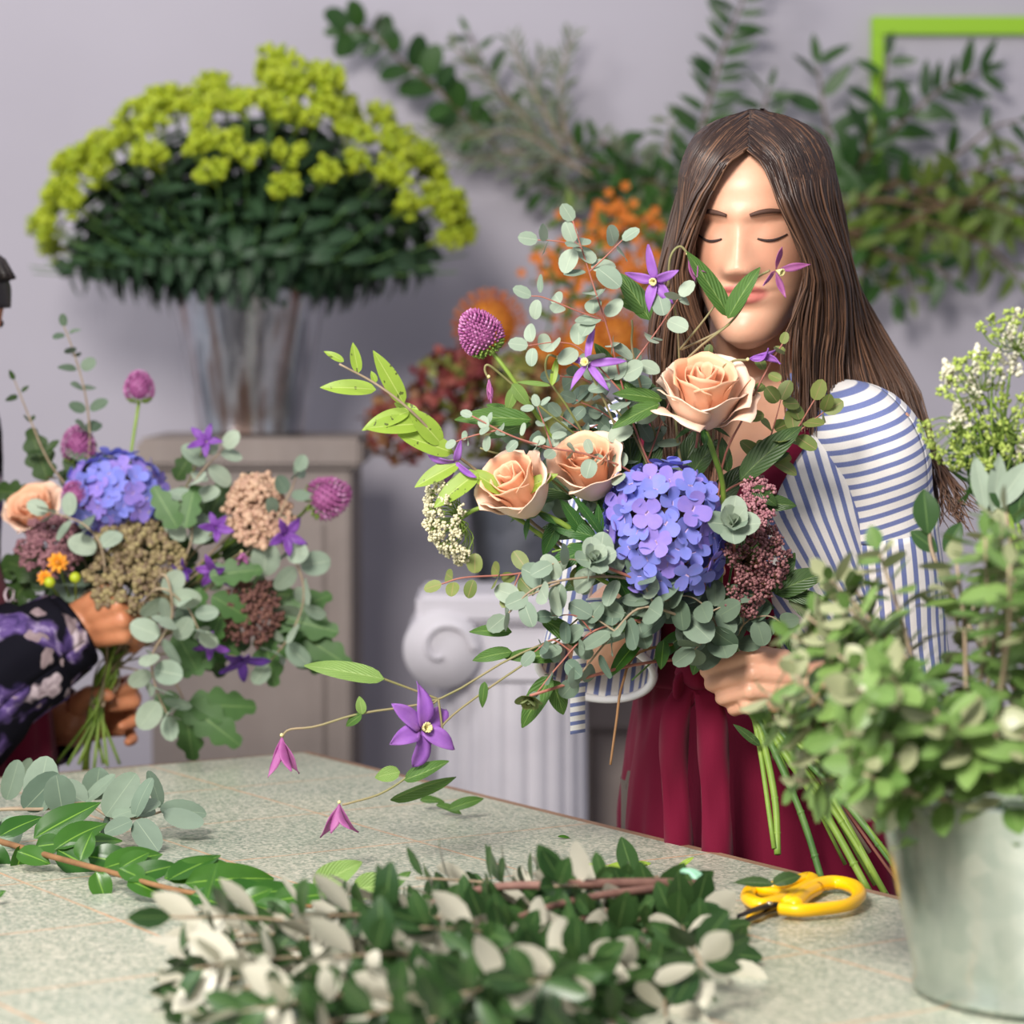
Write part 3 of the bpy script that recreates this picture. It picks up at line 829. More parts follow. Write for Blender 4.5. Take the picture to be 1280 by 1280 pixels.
b=MB(); denim=cloth('brown_twill',(84,74,68),(98,88,80))
for s in (-1,1): limb(b,[W.w(s*.085,0,.93)+V((W.hip,0,0)),W.w(s*.088,.006,.5)+V((W.hip*.6,0,0)),W.w(s*.086,-.01,.09)],[.098,.072,.062])
b.build('trousers',denim,wm)

# ---------------------------------------------------------------- the second florist, at the left edge
S2=Person((-.787,3.545,0),math.radians(-68),hip=.075)
HM2=S2.head_M(P(-98,402,3.50),math.radians(-80),math.radians(24))
skinD=skin('tan_skin',(196,130,92),(180,108,76),(150,80,76),HM2)
LS2=S2.w(.15,0,1.315); RS2=S2.w(-.15,0,1.315)
# near arm crosses the picture: its hand reaches into the flowers
NE=P(-95,905,3.42); NW=P(102,782,3.505)
FE=P(-60,900,3.72); FW=P(92,905,3.60)
b=MB(); rows=[]
for z in zs: rows.append([b.add(S2.tor(2*PI*k/40,z,-.004)) for k in range(40)])
for i in range(len(zs)-1):
    for k in range(40): b.face(rows[i][k],rows[i][(k+1)%40],rows[i+1][(k+1)%40],rows[i+1][k])
b.face(*reversed(rows[0])); b.face(*rows[-1])
limb(b,[S2.w(0,-.02,1.34),S2.w(0,.0,1.39),HM2@V((0,-.022,-.05))],[.058,.050,.050]); add_head(b,HM2)
near,far=(RS2,LS2) if RS2.y<LS2.y else (LS2,RS2)
for sh,el_,wr in ((near,NE,NW),(far,FE,FW)):
    limb(b,[S2.w(0,0,1.325),sh],[.052,.050]); limb(b,[sh,sh.lerp(el_,.5),el_],[.048,.043,.037]); limb(b,[el_,el_.lerp(wr,.4),wr],[.038,.036,.027])
k2=[P(132,742,3.475),P(146,757,3.468),P(153,776,3.468),P(154,794,3.475)]
hand(b,NW,k2,[P(160,756,3.495),P(170,770,3.49),P(172,786,3.49),P(168,800,3.495)],[P(172,772,3.51),P(178,784,3.51),P(178,796,3.51),P(172,806,3.51)],
     [P(172,788,3.52),P(174,798,3.52),P(172,806,3.52),P(166,812,3.52)],[P(116,768,3.52),P(140,752,3.535),P(158,758,3.54),P(168,770,3.54)],.0092)
k3=[P(128,862,3.64),P(126,880,3.645),P(124,898,3.65),P(122,914,3.655)]
hand(b,FW,k3,[P(164,852,3.625),P(168,872,3.625),P(166,894,3.63),P(160,912,3.635)],[P(166,858,3.60),P(168,878,3.60),P(168,902,3.605),P(166,924,3.61)],
     [P(142,866,3.585),P(140,884,3.585),P(152,908,3.59),P(160,928,3.595)],[P(100,880,3.585),P(112,868,3.568),P(126,866,3.56),P(136,870,3.558)],.0092)
wl=body_mesh('person',b,skinD,.0035)
tag(wl,'person at the left edge in dark floral sleeves and maroon apron arranging a bouquet','person')
bl=simple('black_hair',(24,20,22),.4)
hb=hairmat('near_black_hair',(26,21,22),(46,36,34),(40,32,30))
b=MB(); rows=[]
for i in range(61):
    z=-.11+.223*i/60; row=[]
    for k in range(80):
        t=2*PI*k/80; p=head_pt(t,z); cc_=V((0,-.01,max(-.03,min(.03,z))))
        show=(z>.056-.07*max(0,abs(math.sin(t))-.45)) if math.cos(t)>0 else True
        row.append(b.add(HM2@(cc_+(p-cc_)*(1.10+.03*noise.noise(p*40) if show else .93)),(.05,k/80)))
    rows.append(row)
for i in range(60):
    for k in range(80): b.face(rows[i][k],rows[i][(k+1)%80],rows[i+1][(k+1)%80],rows[i+1][k])
for i in range(240):
    t=hr.uniform(-2.4,2.4); z=.06+.04*hr.random()
    if abs(t)<.9: z=.075
    p=head_pt(t,z)*1.09
    strand(b,[HM2@(V((0,-.02,.122))+rnd(.004)),HM2@(p*1.01+V((0,0,.012))),HM2@V((p.x*1.06,-.045,.02)),HM2@V((p.x*.6,-.118,.0)),HM2@V((p.x*.2,-.135,-.02))],.0022,12)
blob(b,HM2@V((0,-.135,-.005)),.042,3,None,1,.15)
b.build('hair',hb,wl)
for s in (-1,1):
    bb_=MB(); lash(bb_,HM2,s,.0335,.013,.049,.0045,.0022,-.002); bb_.build('eyebrow',bl,wl)
# dark floral blouse
m=NT('dark_floral_print'); o_=m.obj()
base=c(14,13,22)
wp_=m.n('VectorMath',{0:o_,1:m.n('VectorMath',{0:m.noise(11,3,o_).outputs['Color'],3:.13},operation='SCALE').outputs[0]},operation='ADD').outputs[0]
def blot(scale,thr,soft,seed):
    v=m.n('TexVoronoi',{'Scale':scale,'Vector':m.n('VectorMath',{0:wp_,1:(seed,seed*.7,seed*1.3)},operation='ADD').outputs[0]})
    return m.n('MapRange',{0:v.outputs['Distance'],1:thr,2:thr+soft,3:1,4:0}).outputs[0], v.outputs['Color']
cc=base
q,cl=blot(15,.36,.12,0.0)
pur=m.ramp(m.noise(60,3,wp_).outputs[0],[(.3,c(44,34,74)),(.55,c(92,72,124)),(.75,c(176,160,190))])
cc=m.mix(q,cc,pur)
q,cl=blot(15,.33,.06,3.1); petal=m.ramp(m.noise(40,3,wp_).outputs[0],[(.35,c(120,100,108)),(.6,c(206,188,196))])
cc=m.mix(q,cc,petal)
q,cl=blot(24,.24,.05,7.7); cc=m.mix(q,cc,m.mix(m.noise(70,2,wp_).outputs[0],c(92,72,80),c(168,150,150)))
m.set(Base_Color=cc,Roughness=.85); m.b.inputs['Specular IOR Level'].default_value=.1; m.bump(m.noise(700,2,o_).outputs[0],.2,.0006); floral=m.mat
bs=bpy.data.objects.new('blouse',None); C.objects.link(bs); bs.parent=wl; bs.location=(-.8,3.58,1.1); bs.empty_display_size=.02
b=MB(); shirt_part(b,S2,.014,.93,neck,-PI,PI,90,40,lambda t,z:(t,z),.006); solidify(b.build('bodice',floral,bs),.0015)
for sh,el_,wr,sd,e in ((near,NE,NW,2.,.92),(far,FE,FW,5.,.86)):
    mid=el_.lerp(wr,.45); en=el_.lerp(wr,e)
    path=spline([S2.w(0,0,1.32).lerp(sh,.5),sh,sh.lerp(el_,.55),el_,mid,en],60)
    b=MB(); ring_loft(b,path,[.055+.018*min(1,i/15) +(.010 if 30<i<56 else 0)-.016*max(0,(i-40)/20) -.004*max(0,(i-54)/6) for i in range(61)],48,lambda u,L:(u,L),fold=.12,seed=sd)
    sl=solidify(b.build('sleeve',floral,bs),.0015)
    b=MB(); ring_loft(b,spline([en-(wr-el_).normalized()*.012,en+(wr-el_).normalized()*.010],4),[.050,.0505,.0505,.050,.0485],48,lambda u,L:(u,L),fold=.02,seed=sd)
    solidify(b.build('cuff',floral,sl),.0018)
ap2=apron(S2,wl)
# white script letter stitched at the edge of the bib
thread=simple('white_thread',(232,214,222),.7)
q=[(14,738),(8,736),(4,744),(8,753),(14,748),(16,738),(15,750),(20,752)]
def on_bib(px,py):
    best=None
    for k in range(101):
        t=-.5+.01*k; p=S2.tor(t,1.13,.030); z=CZ+(440-py)/3600*p.y; p=S2.tor(t,z,.030); e=abs(640+3600*p.x/p.y-px)
        if best is None or e<best[0]: best=(e,p)
    return best[1]
b=MB(); tube(b,spline([on_bib(x,y) for x,y in q],40),.0013,sides=6); b.build('stitched_letter',thread,ap2)
b=MB()
for s in (-1,1): limb(b,[S2.w(s*.085,0,.93)+V((S2.hip,0,0)),S2.w(s*.088,.006,.5)+V((S2.hip*.7,0,0)),S2.w(s*.086,-.01,.09)+V((S2.hip*.5,0,0))],[.098,.072,.062])
b.build('trousers',denim,wl)
# ================================================================= flower makers (each returns a thing with its parts)
def stem_part(root,pts,r0,r1,mat,n=24,name='stem',sides=6):
    b=MB(); tube(b,spline(pts,n),r0,r1,sides); return b.build(name,mat,root)
def petal(mb,o,F,phi,span,H,r0,r1,flare=0.,tip=.0,roll=.0,nu=9,nv=8,ruffle=.0,seed=0,lean=0.):
    """one cupped petal round the axis of frame F at o"""
    base=len(mb.v)
    for i in range(nu+1):
        u=i/nu
        rr=r0+(r1-r0)*math.sin(min(1,u*1.15)*PI/2)**.8
        rr+=flare*max(0,u-.55)**2*4.9
        for k in range(nv+1):
            v=2*k/nv-1
            w=span*(.35+.65*min(1,u*1.9)**.7)*(1-.42*max(0,u-.62)**1.5*4*tip)
            a=phi+v*w/2
            z=H*u*(1-.10*v*v*u)+.06*H*tip*u*(1-abs(v))-roll*H*max(0,u-.72)**2*7*(.5+.5*abs(v))
            q=rr*(1+ (.07*abs(v)**2)*u) + ruffle*H*math.sin(v*6+seed+u*4)*u**3 + roll*.35*H*max(0,u-.7)*2.2
            p=V((q*math.cos(a),q*math.sin(a),z)); p.x+=lean*z
            mb.add(V(o)+F@p,(u,k/nv))
    for i in range(nu):
        for k in range(nv):
            s=base+i*(nv+1)+k; mb.face(s,s+1,s+nv+2,s+nv+1)
def thick(o,t=.0006):
    md=o.modifiers.new('thickness','SOLIDIFY'); md.thickness=t; md.offset=0; return o
def rose(label,c,axis,Rr,H,stem,group,openness=1.,seed=0,outer=True):
    t=thing('rose',label,'flower',c,group); F=frame(axis); rg=random.Random(seed)
    o=V(c)-V(axis).normalized()*H*.5
    bl=MB()
    for i in range(7):    # spiral heart
        a=i*2.4+seed; r1=Rr*(.10+.055*i)
        petal(bl,o+V(axis).normalized()*H*.18,F,a,2.6,H*(.86-.025*i),r1*.5,r1,flare=.002*openness,tip=.1,roll=.05,ruffle=.02,seed=i)
    for i in range(5):
        a=i*1.2566+seed+.4; r1=Rr*(.56+.03*(i%2))
        petal(bl,o+V(axis).normalized()*H*.08,F,a,2.0,H*(.90-.02*(i%3)),r1*.5,r1,flare=.006*openness,tip=.25,roll=.08,ruffle=.025,seed=i+3)
    blm=thick(bl.build('bloom',M['peach2'],t))
    for i in range(6 if outer else 5):
        a=i*(2*PI/(6 if outer else 5))+seed+rg.uniform(-.2,.2)
        big=i%2==0
        b=MB(); petal(b,o,F,a,1.75,H*(.84 if big else .76)*rg.uniform(.94,1.05),Rr*.30,Rr*(.80 if big else .86),flare=.009*openness*rg.uniform(.6,1.3),tip=.5,roll=.16*openness,ruffle=.03,seed=i*2,nu=11,nv=10)
        thick(b.build('petal',M['peach'],blm),.0007)
    if outer:
        for i in range(3):
            a=i*2.1+seed+.9
            b=MB(); petal(b,o-V(axis).normalized()*H*.02,F,a,1.4,H*.56,Rr*.3,Rr*.88,flare=.016*openness,tip=.5,roll=.30,ruffle=.04,seed=i,nu=11,nv=10)
            thick(b.build('petal',M['peach'],blm),.0007)
    b=MB(); blob(b,o+V(axis).normalized()*.003,.0105,2,axis,1.2)
    for i in range(5):
        a=i*1.2566+seed; d=F@V((math.cos(a),math.sin(a),-.15)); leaf(b,o+d*.006,d,F@V((0,0,1)),.026,.007,'lance',.1,.5)
    b.build('calyx',M['rose_lf'],t)
    stem_part(t,[o]+stem,.0029,.0026,M['stem'])
    return t
def hyd_floret(rg):
    b=MB(); b.add((0,0,.0004),(0,.5)); mp={}
    for i in range(4):
        a=i*PI/2+rg.uniform(-.12,.12); d=V((math.cos(a),math.sin(a),.12+rg.uniform(-.1,.15)))
        st=len(b.v); leaf(b,V((0,0,.0006*(i%2)))-d*.0015,d,(0,0,1),.0180*rg.uniform(.92,1.08),.0198,'petal',.08,-.25+rg.uniform(-.25,.35),7,2)
        mp.update({q:0 for q in range(st,st+5)})
    b.f=[tuple(dict.fromkeys(mp.get(q,q) for q in f)) for f in b.f]
    return b
def hydrangea(label,c,rx,rz,axis,stem,group,nfl=96,sc_=1.0,stem_r=.004):
    t=thing('hydrangea',label,'flower',c,group); rg=random.Random(5); F=frame(axis)
    b=MB(); blob(b,c,min(rx,rz)*.66,2); core=b.build('flower_head',M['sed_br'],t)
    meshes=[]
    for m_ in range(6):
        o=hyd_floret(rg).build('floret',M['hyd2'] if m_ in (2,5) else M['hyd'],core); meshes.append(o)
    k=0
    for i,d in enumerate(fib(nfl)):
        p=V((d.x*rx,d.y*rx,d.z*rz))*rg.uniform(.86,1.02); n=V((d.x/rx,d.y/rx,d.z/rz)).normalized()+rnd(.28)
        mt=Matrix.Translation(V(c)+F@p)@(F@frame(n)@Matrix.Rotation(rg.random()*6,3,'Z')).to_4x4()@Matrix.Scale(sc_*rg.uniform(.9,1.15),4)
        src=meshes[i%6]
        if i<6: o=src
        else: o=src.copy(); C.objects.link(o)
        o.parent=core; o.matrix_parent_inverse=Matrix(); 
        o.matrix_basis=parent_matrix(core).inverted()@mt
    stem_part(t,[V(c)]+stem,stem_r,.0035,M['stem'])
    return t
def allium(label,c,axis,r,h,stem,group,dens=330,cat='flower'):
    t=thing('allium',label,cat,c,group); F=frame(axis); rg=random.Random(int(c[0]*9999)&255)
    b=MB()
    b.mi=0; blob(b,c,r*.72,2,axis,h/r)
    for i,d in enumerate(fib(dens)):
        if d.z<-.93: continue
        p=V((d.x*r*(1-.18*d.z),d.y*r*(1-.18*d.z),d.z*h))
        q=V(c)+F@p; dd=(F@V((d.x,d.y,d.z*.8+.45))).normalized()
        b.mi=0 if d.z>-.62 else 2
        if rg.random()<.25 and d.z>-.5: b.mi=1
        blob(b,q-dd*.001,r*.068*rg.uniform(.8,1.2),1,dd,2.3)
    b.build('flower_head',[M['allium'],M['allium_tip'],M['lace_g']],t)
    stem_part(t,[V(c)-V(axis).normalized()*h*.8]+stem,.0022,.0022,M['stem'])
    return t
def umbel(label,c,axis,r,depth,stem,group,matb,matp,n=46,bud=.0022,per=12,cr=.009,dome=.35,name='umbel_flower',stem_r=.002,jit=.25,irregular=0):
    """flat-topped flower: rays from a hub, each ending in a cluster of buds"""
    t=thing(name,label,'flower',c,group); F=frame(axis); ax=V(axis).normalized(); hub=V(c)-ax*depth
    rg=random.Random(int(abs(c[0])*99991)&1023)
    bp=MB(); bb=MB()
    for i in range(n):
        rr=math.sqrt((i+.5)/n)*r; a=i*2.39996+rg.uniform(-.2,.2)
        if irregular: rr*=1+irregular*math.sin(a*3+1)+irregular*.7*math.sin(a*5)
        e=V(c)+F@V((rr*math.cos(a),rr*math.sin(a),-dome*rr*rr/r+rg.uniform(-jit,jit)*r*.25))
        tube(bp,spline([hub,hub.lerp(e,.5)+ax*-.12*rr+(e-V(c))*.12,e],7),.0007,.0005,4)
        for k in range(per):
            d=rdir(); d=(d+ax*.9).normalized()
            p=e+d*cr*rg.uniform(.55,1.0)
            blob(bb,p,bud*rg.uniform(.7,1.25),1)
            if k%2==0: tube(bp,[e-ax*.001,p],.0004,.0003,3,cap=False)
    bb.build('flower_head',matb,t); bp.build('pedicel',matp,t)
    stem_part(t,[hub]+stem,stem_r,stem_r,M['stem'])
    return t
def tepal(mb,o,d,n,L,W,curl,nu=8,wav=.02): leaf(mb,o,d,n,L,W,'lance' ,.25,curl,nu,2,wav)
def clem_flower(root,c,axis,L=.03,W=.012,spread=1.1,curl=.9,nt=4,mat='purple',rot=0,name='flower',stam=True,narrow=False):
    """open clematis: tepals spread from c and roll back at the tips; axis = where it faces"""
    F=frame(axis)
    b=MB(); ax=V(axis).normalized()
    if stam:
        for i in range(14):
            a=i*2.4; d=F@V((math.cos(a)*.35,math.sin(a)*.35,1)).normalized(); tube(b,[V(c),V(c)+d*L*.32],.0007,.001,4)
    else: blob(b,V(c)-ax*.001,.002,1)
    fl=b.build(name,M['cream'],root)
    for i in range(nt):
        a=rot+i*2*PI/nt+R.uniform(-.15,.15)
        out=F@V((math.cos(a),math.sin(a),0)); sp=spread*R.uniform(.72,1.15); d=(out*math.sin(sp)+ax*math.cos(sp)+rnd(.12)).normalized(); n=ax*math.sin(sp)-out*math.cos(sp)+rnd(.25)
        b=MB(); leaf(b,V(c)+d*.001,d,n,L*R.uniform(.85,1.15),W*R.uniform(.85,1.1),'lance' if narrow else 'ovate',.35,curl*R.uniform(.4,1.6),10,2,.07)
        thick(b.build('petal',M[mat],fl),.0005)
    return fl
def lf(root,px,py,Y,ang,L,W,mat,prof='ovate',fold=.18,curl=.4,tilt=(0,-1,.35),name='leaf',serr=0,nu=12,dy=0.,wave=.015):
    """single leaf at a photographed place: ang = direction in the picture plane (deg, 0 = right, 90 = up), dy tips it toward (-) or away from the viewer"""
    b=MB(); a=math.radians(ang); d=V((math.cos(a),dy,math.sin(a)))
    leaf(b,P(px,py,Y),d,tilt,L,W,prof,fold,curl,nu,3,wave,serr)
    return b.build(name,M[mat],root)
def euc_leaves(mb,pts,n0,step,L,rs=(.6,1),side_axis=None,droop=.3,prof='round',start=.12,pair=True,facing=(0,-1,.3),ff=.9):
    """opposite pairs of round leaves along a stem polyline"""
    tot=[0]
    for a,b_ in zip(pts,pts[1:]): tot.append(tot[-1]+(b_-a).length)
    s=tot[-1]*start; k=0
    while s<tot[-1]*.985:
        i=max(j for j in range(len(tot)) if tot[j]<=s); i=min(i,len(pts)-2)
        u=(s-tot[i])/max(1e-6,tot[i+1]-tot[i]); p=pts[i].lerp(pts[i+1],u); d=(pts[i+1]-pts[i]).normalized()
        f=s/tot[-1]; sz=L*(rs[0]+(rs[1]-rs[0])*(1-f))
        ax=d.cross(V(facing)).normalized()
        rot=Quaternion(d,(k%2)*PI/2*.8+R.uniform(-.5,.5))
        for sg in (1,-1):
            if not pair and (k%2==0)==(sg>0): continue
            o=rot@(ax*sg); dd=(o*1.0+d*R.uniform(.1,.65)+rnd(.15)).normalized()
            nn=(V(facing)*ff+d*.6+rnd(.55)).normalized()
            l=sz*R.uniform(.82,1.12)
            leaf(mb,p+dd*.0035,dd,nn,l,l*R.uniform(.68,.9),prof,.10,R.uniform(-.2,.6),8,2,.02)
        s+=step*R.uniform(.85,1.15)*(.65+.35*(1-f)); k+=1
def euc_sprig(label,stemsets,L,step,mat,stemmat,group,r=.0016,tail=None,rs=(.6,1),start=.12,cat='foliage',name='eucalyptus_branch',prof='round',facing=(0,-1,.3),pair=True):
    """stemsets: list of polylines (world points); first is the main stem"""
    t=thing(name,label,cat,stemsets[0][0],group)
    bs,bl=MB(),MB()
    for j,s in enumerate(stemsets):
        pts=spline(s,22)
        if j==0 and tail: tube(bs,spline(list(reversed(tail))+s,40),r*1.25,r*.55,6)
        else: tube(bs,pts,r*(1 if j==0 else .75),r*.4,6)
        euc_leaves(bl,pts,None,step,L if j==0 else L*.9,rs,start=start if j==0 else .18,prof=prof,facing=facing,pair=pair)
        d=(pts[-1]-pts[-2]).normalized()
        leaf(bl,pts[-1],(d+rnd(.3)).normalized(),V(facing)+rnd(.4),L*rs[0]*.9,L*rs[0]*.7,prof,.1,.1,5,2)
    bs.build('stem',stemmat,t); bl.build('foliage',mat,t)
    return t
# ================================================================= the bouquet in the woman's hand
GY=2.885
def fan_end(i):
    E=[(972,1066,2.80),(1026,1100,2.82),(1082,1112,2.80),(1112,1122,2.80),(1118,1080,2.79),(1122,1046,2.80),(1096,1112,2.86),(1060,1085,2.88),(1112,1016,2.83),(1020,1060,2.9),(1090,1060,2.86),(1116,1100,2.83)]
    x,y,Y=E[i%len(E)]
    fan_end.x=x; return P(x+R.uniform(-6,6),y+R.uniform(-6,6),Y)
SI=[0]
def gr(down=True,j=8):
    """where a stem runs through the fist, and on to its cut end"""
    i=SI[0]; SI[0]+=1
    a=P(896+R.uniform(-j,j),790+R.uniform(-j,j),GY+R.uniform(-.012,.012))
    b_=P(928+R.uniform(-j,j),850+R.uniform(-j,j),GY-.004+R.uniform(-.006,.006))
    if not down: return [a,b_,P(946+R.uniform(-6,6),893,GY-.004)]
    e=fan_end(i)
    q=(fan_end.x-972)/150; return [a,b_,P(950+44*q+R.uniform(-4,4),918,GY-.02),e]
BG='flowers in the bouquet held by the woman'; EG='foliage in the bouquet held by the woman'
# --- roses
rose('large open peach rose at the top of the held bouquet, below the chin',P(880,494,2.80),(.02,-.52,.85),  .042,.066,[P(893,570,2.815),P(905,630,2.84)]+gr(),BG,.9,1)
rose('peach rosebud nearest the cream lace flower in the held bouquet',P(647,612,2.78),(-.42,-.60,.62),.036,.062,[P(715,662,2.80),P(790,725,2.85)]+gr(),BG,.75,2.2,False)
rose('peach rose between the rosebud and the blue hydrangea in the held bouquet',P(735,588,2.80),(-.22,-.55,.72),.036,.060,[P(760,650,2.83),P(820,735,2.86)]+gr(),BG,.85,4.1,False)
# --- hydrangea
hydrangea('large blue violet hydrangea in the middle of the held bouquet',P(830,662,2.80),.058,.066,(-.15,-.25,1),[P(850,740,2.85)]+gr(),BG,98,1.0)
# --- allium
allium('purple drumstick allium standing high beside the pale eucalyptus of the held bouquet',P(600,416,2.82),(-.52,-.1,.85),.0205,.0245,[P(640,472,2.82),P(690,545,2.84),P(780,650,2.87)]+gr(),BG)
# --- cream lace umbel seen from the side, facing left
umbel('cream lace flower head facing left at the side of the held bouquet',P(541,660,2.79),(-.90,-.28,-.30),.044,.028,[P(606,634,2.785),P(650,650,2.81),P(760,730,2.85)]+gr(),BG,M['lace'],M['lace_g'],64,.0016,16,.006,.5,stem_r=.0022)
# --- dusky umbels right of the hydrangea
for (x,y,Y,rr,ax,lb) in ((952,690,2.80,.036,(.5,-.65,.35),'large dusky maroon umbel flower right of the blue hydrangea'),(948,612,2.83,.013,(.1,-.5,.9),'small dusky pink umbel flower peeping above the pale eucalyptus rosette'),(936,742,2.80,.021,(.2,-.8,-.25),'dusky maroon umbel flower hanging just above the woman\'s fist')):
    umbel(lb,P(x,y,Y),ax,rr,.028,[P(930,745,2.86)]+gr(),BG,M['sed'] if rr>.014 else M['sed_pk'],M['sed_br'],40 if rr>.03 else 16,.0017,22,.0085,.3,jit=1.2)
umbel('pinkish edge umbel flower between the rosette and the striped sleeve',P(938,640,2.792),(-.1,-.8,.6),.020,.02,[P(930,745,2.86)]+gr(),BG,M['sed_pk'],M['sed_br'],22,.0015,18,.007,.3,jit=1.0)
# --- lime green branch reaching left
t=thing('leafy_branch','lime green leafy branch reaching out at the left of the held bouquet','foliage',P(560,560,2.80),EG)
stem_part(t,PP([(424,455,2.74),(470,480,2.75),(512,512,2.76),(560,560,2.785),(610,600,2.80),(700,680,2.84)])+gr(),.0010,.0024,M['stem_tan'],40)
for x,y,a,L,W,dy in ((470,487,174,.054,.027,-.2),(470,478,112,.012,.01,-.2),(448,466,100,.030,.017,-.3),(430,452,150,.022,.012,-.1),(505,505,118,.060,.028,-.3),(512,514,198,.050,.027,-.3),(530,530,180,.058,.034,-.35),(524,520,150,.03,.02,.3),(552,555,130,.048,.032,-.3),(566,566,158,.056,.034,-.2),(575,578,205,.050,.028,-.2),(598,590,215,.055,.034,-.3),(640,620,30,.05,.026,-.3),(590,590,330,.045,.026,-.2)):
    lf(t,x,y,2.775,a,L,W,'lime','ovate',.2,.25,(-.1,-.9,.5),dy=dy)
# --- pale eucalyptus with pink stems rising at the top
def sprig(label,paths,L=.021,step=.024,mat='euc_pale',sm='stem_red',tailto=None,rs=(.72,1),r=.0013,start=.12,prof='round',facing=(-.1,-1,.35)):
    return euc_sprig(label,[PP(list(reversed(p)) if False else p) for p in paths],L,step,M[mat],M[sm],EG,r,tailto,rs,start,prof=prof,facing=facing)
sprig('tall pale eucalyptus sprig with pink stems rising left of the face',[
 [(805,565,2.82),(780,490,2.80),(762,420,2.79),(738,345,2.785),(716,276,2.78)],
 [(758,402,2.79),(720,388,2.785),(680,372,2.78),(664,370,2.78)],[(736,340,2.785),(760,318,2.78),(778,300,2.78)],[(728,310,2.785),(700,302,2.78),(672,300,2.78)],
 [(786,500,2.80),(730,440,2.79),(700,428,2.785),(660,432,2.78)],[(780,470,2.80),(820,415,2.80),(850,370,2.795)]],  .030,.032,tailto=[P(860,680,2.86)]+gr())
sprig('eucalyptus sprig arching over the two peach rosebuds',[[(800,600,2.79),(740,570,2.765),(690,560,2.76),(640,545,2.76),(590,520,2.765)],[(690,560,2.76),(680,530,2.76),(672,508,2.76)],[(620,538,2.762),(590,545,2.76),(570,552,2.76)]],.019,.022,tailto=[P(850,690,2.84)]+gr(False))
sprig('eucalyptus sprig massed behind the upper peach rose',[[(850,640,2.85),(800,560,2.84),(760,520,2.835),(720,500,2.83)],[(810,575,2.84),(830,520,2.84),(850,470,2.84)],[(780,540,2.838),(740,545,2.83),(700,520,2.83)]],.026,.024,'euc',tailto=gr(False))
sprig('olive eucalyptus sprig in front of the striped shoulder',[[(890,640,2.86),(950,590,2.86),(990,545,2.855),(1018,500,2.85)],[(985,550,2.855),(1010,530,2.85),(1030,515,2.85)],[(950,590,2.86),(968,530,2.85),(976,500,2.85)]],.027,.034,'euc_olive',tailto=gr(False),rs=(.9,1),start=.5)
sprig('thin eucalyptus sprig right of the large peach rose',[[(900,600,2.83),(930,520,2.81),(960,460,2.80),(978,430,2.795)]],.019,.034,'euc_olive',tailto=gr(False),start=.45)
sprig('small eucalyptus sprig with two leaves right behind the top of the large rose',[[(870,560,2.83),(880,480,2.84),(884,446,2.84)]],.020,.04,'euc_olive',start=.75)
sprig('eucalyptus sprig filling the gap between allium stem and large rose',[[(850,640,2.86),(790,540,2.85),(740,480,2.845),(700,470,2.84)],[(800,555,2.85),(780,500,2.85),(790,460,2.85)],[(770,520,2.85),(720,540,2.845),(690,520,2.84)]],.032,.026,'euc',tailto=gr(False))
sprig('dark eucalyptus sprig deep behind the two peach rosebuds',[[(840,700,2.88),(760,620,2.87),(700,570,2.865),(650,550,2.86)],[(760,620,2.87),(720,600,2.87),(690,620,2.865)]],.034,.026,'euc_dark',tailto=gr(False))
# --- silver eucalyptus below
sprig('silver eucalyptus sprig spreading left under the rosebuds',[[(850,760,2.82),(790,725,2.78),(730,722,2.765),(670,735,2.76),(632,770,2.76)],[(760,722,2.77),(720,700,2.765),(690,705,2.76)],[(700,728,2.762),(660,745,2.76)]],.038,.030,'euc_pale','stem_tan',tailto=gr(False)[1:],rs=(.7,1),r=.0016)
sprig('olive eucalyptus sprig with a red stem pointing left below the lace flower',[[(770,700,2.80),(700,708,2.79),(640,718,2.785),(580,722,2.78),(552,730,2.78)],[(650,716,2.786),(640,740,2.78)]],.024,.030,'euc_olive','stem_red',tailto=[P(860,770,2.85)],rs=(.85,1),start=.2)
sprig('grey green eucalyptus sprig hanging below the hydrangea toward the apron',[[(890,790,2.84),(850,770,2.79),(800,760,2.77),(760,800,2.77),(720,850,2.775)],[(820,760,2.775),(800,720,2.77)],[(770,790,2.77),(740,770,2.77)]],.036,.029,'euc','stem_tan',rs=(.8,1),r=.0016,tailto=gr(False)[1:])
sprig('dark grey eucalyptus sprig just above the woman\'s fist',[[(905,820,2.845),(890,770,2.80),(860,745,2.785),(820,755,2.78)],[(890,775,2.80),(880,800,2.79),(868,812,2.79)],[(888,765,2.80),(920,750,2.80)]],.035,.027,'euc_dark','stem_tan',rs=(.8,1))
sprig('grey green eucalyptus sprig under the dusky umbel',[[(915,815,2.85),(930,780,2.82),(960,770,2.81),(985,785,2.81)],[(930,780,2.82),(925,755,2.81)]],.028,.026,'euc_dark','stem_tan',rs=(.85,1))
sprig('twiggy eucalyptus sprig hanging beside the striped sleeve tab',[[(880,770,2.83),(800,775,2.79),(740,790,2.775),(700,830,2.77),(672,865,2.77)],[(740,790,2.775),(720,770,2.77),(690,770,2.765)],[(715,815,2.772),(690,800,2.77),(668,815,2.77)]],.025,.028,'euc','stem_red',tailto=gr(False)[1:],rs=(.8,1))
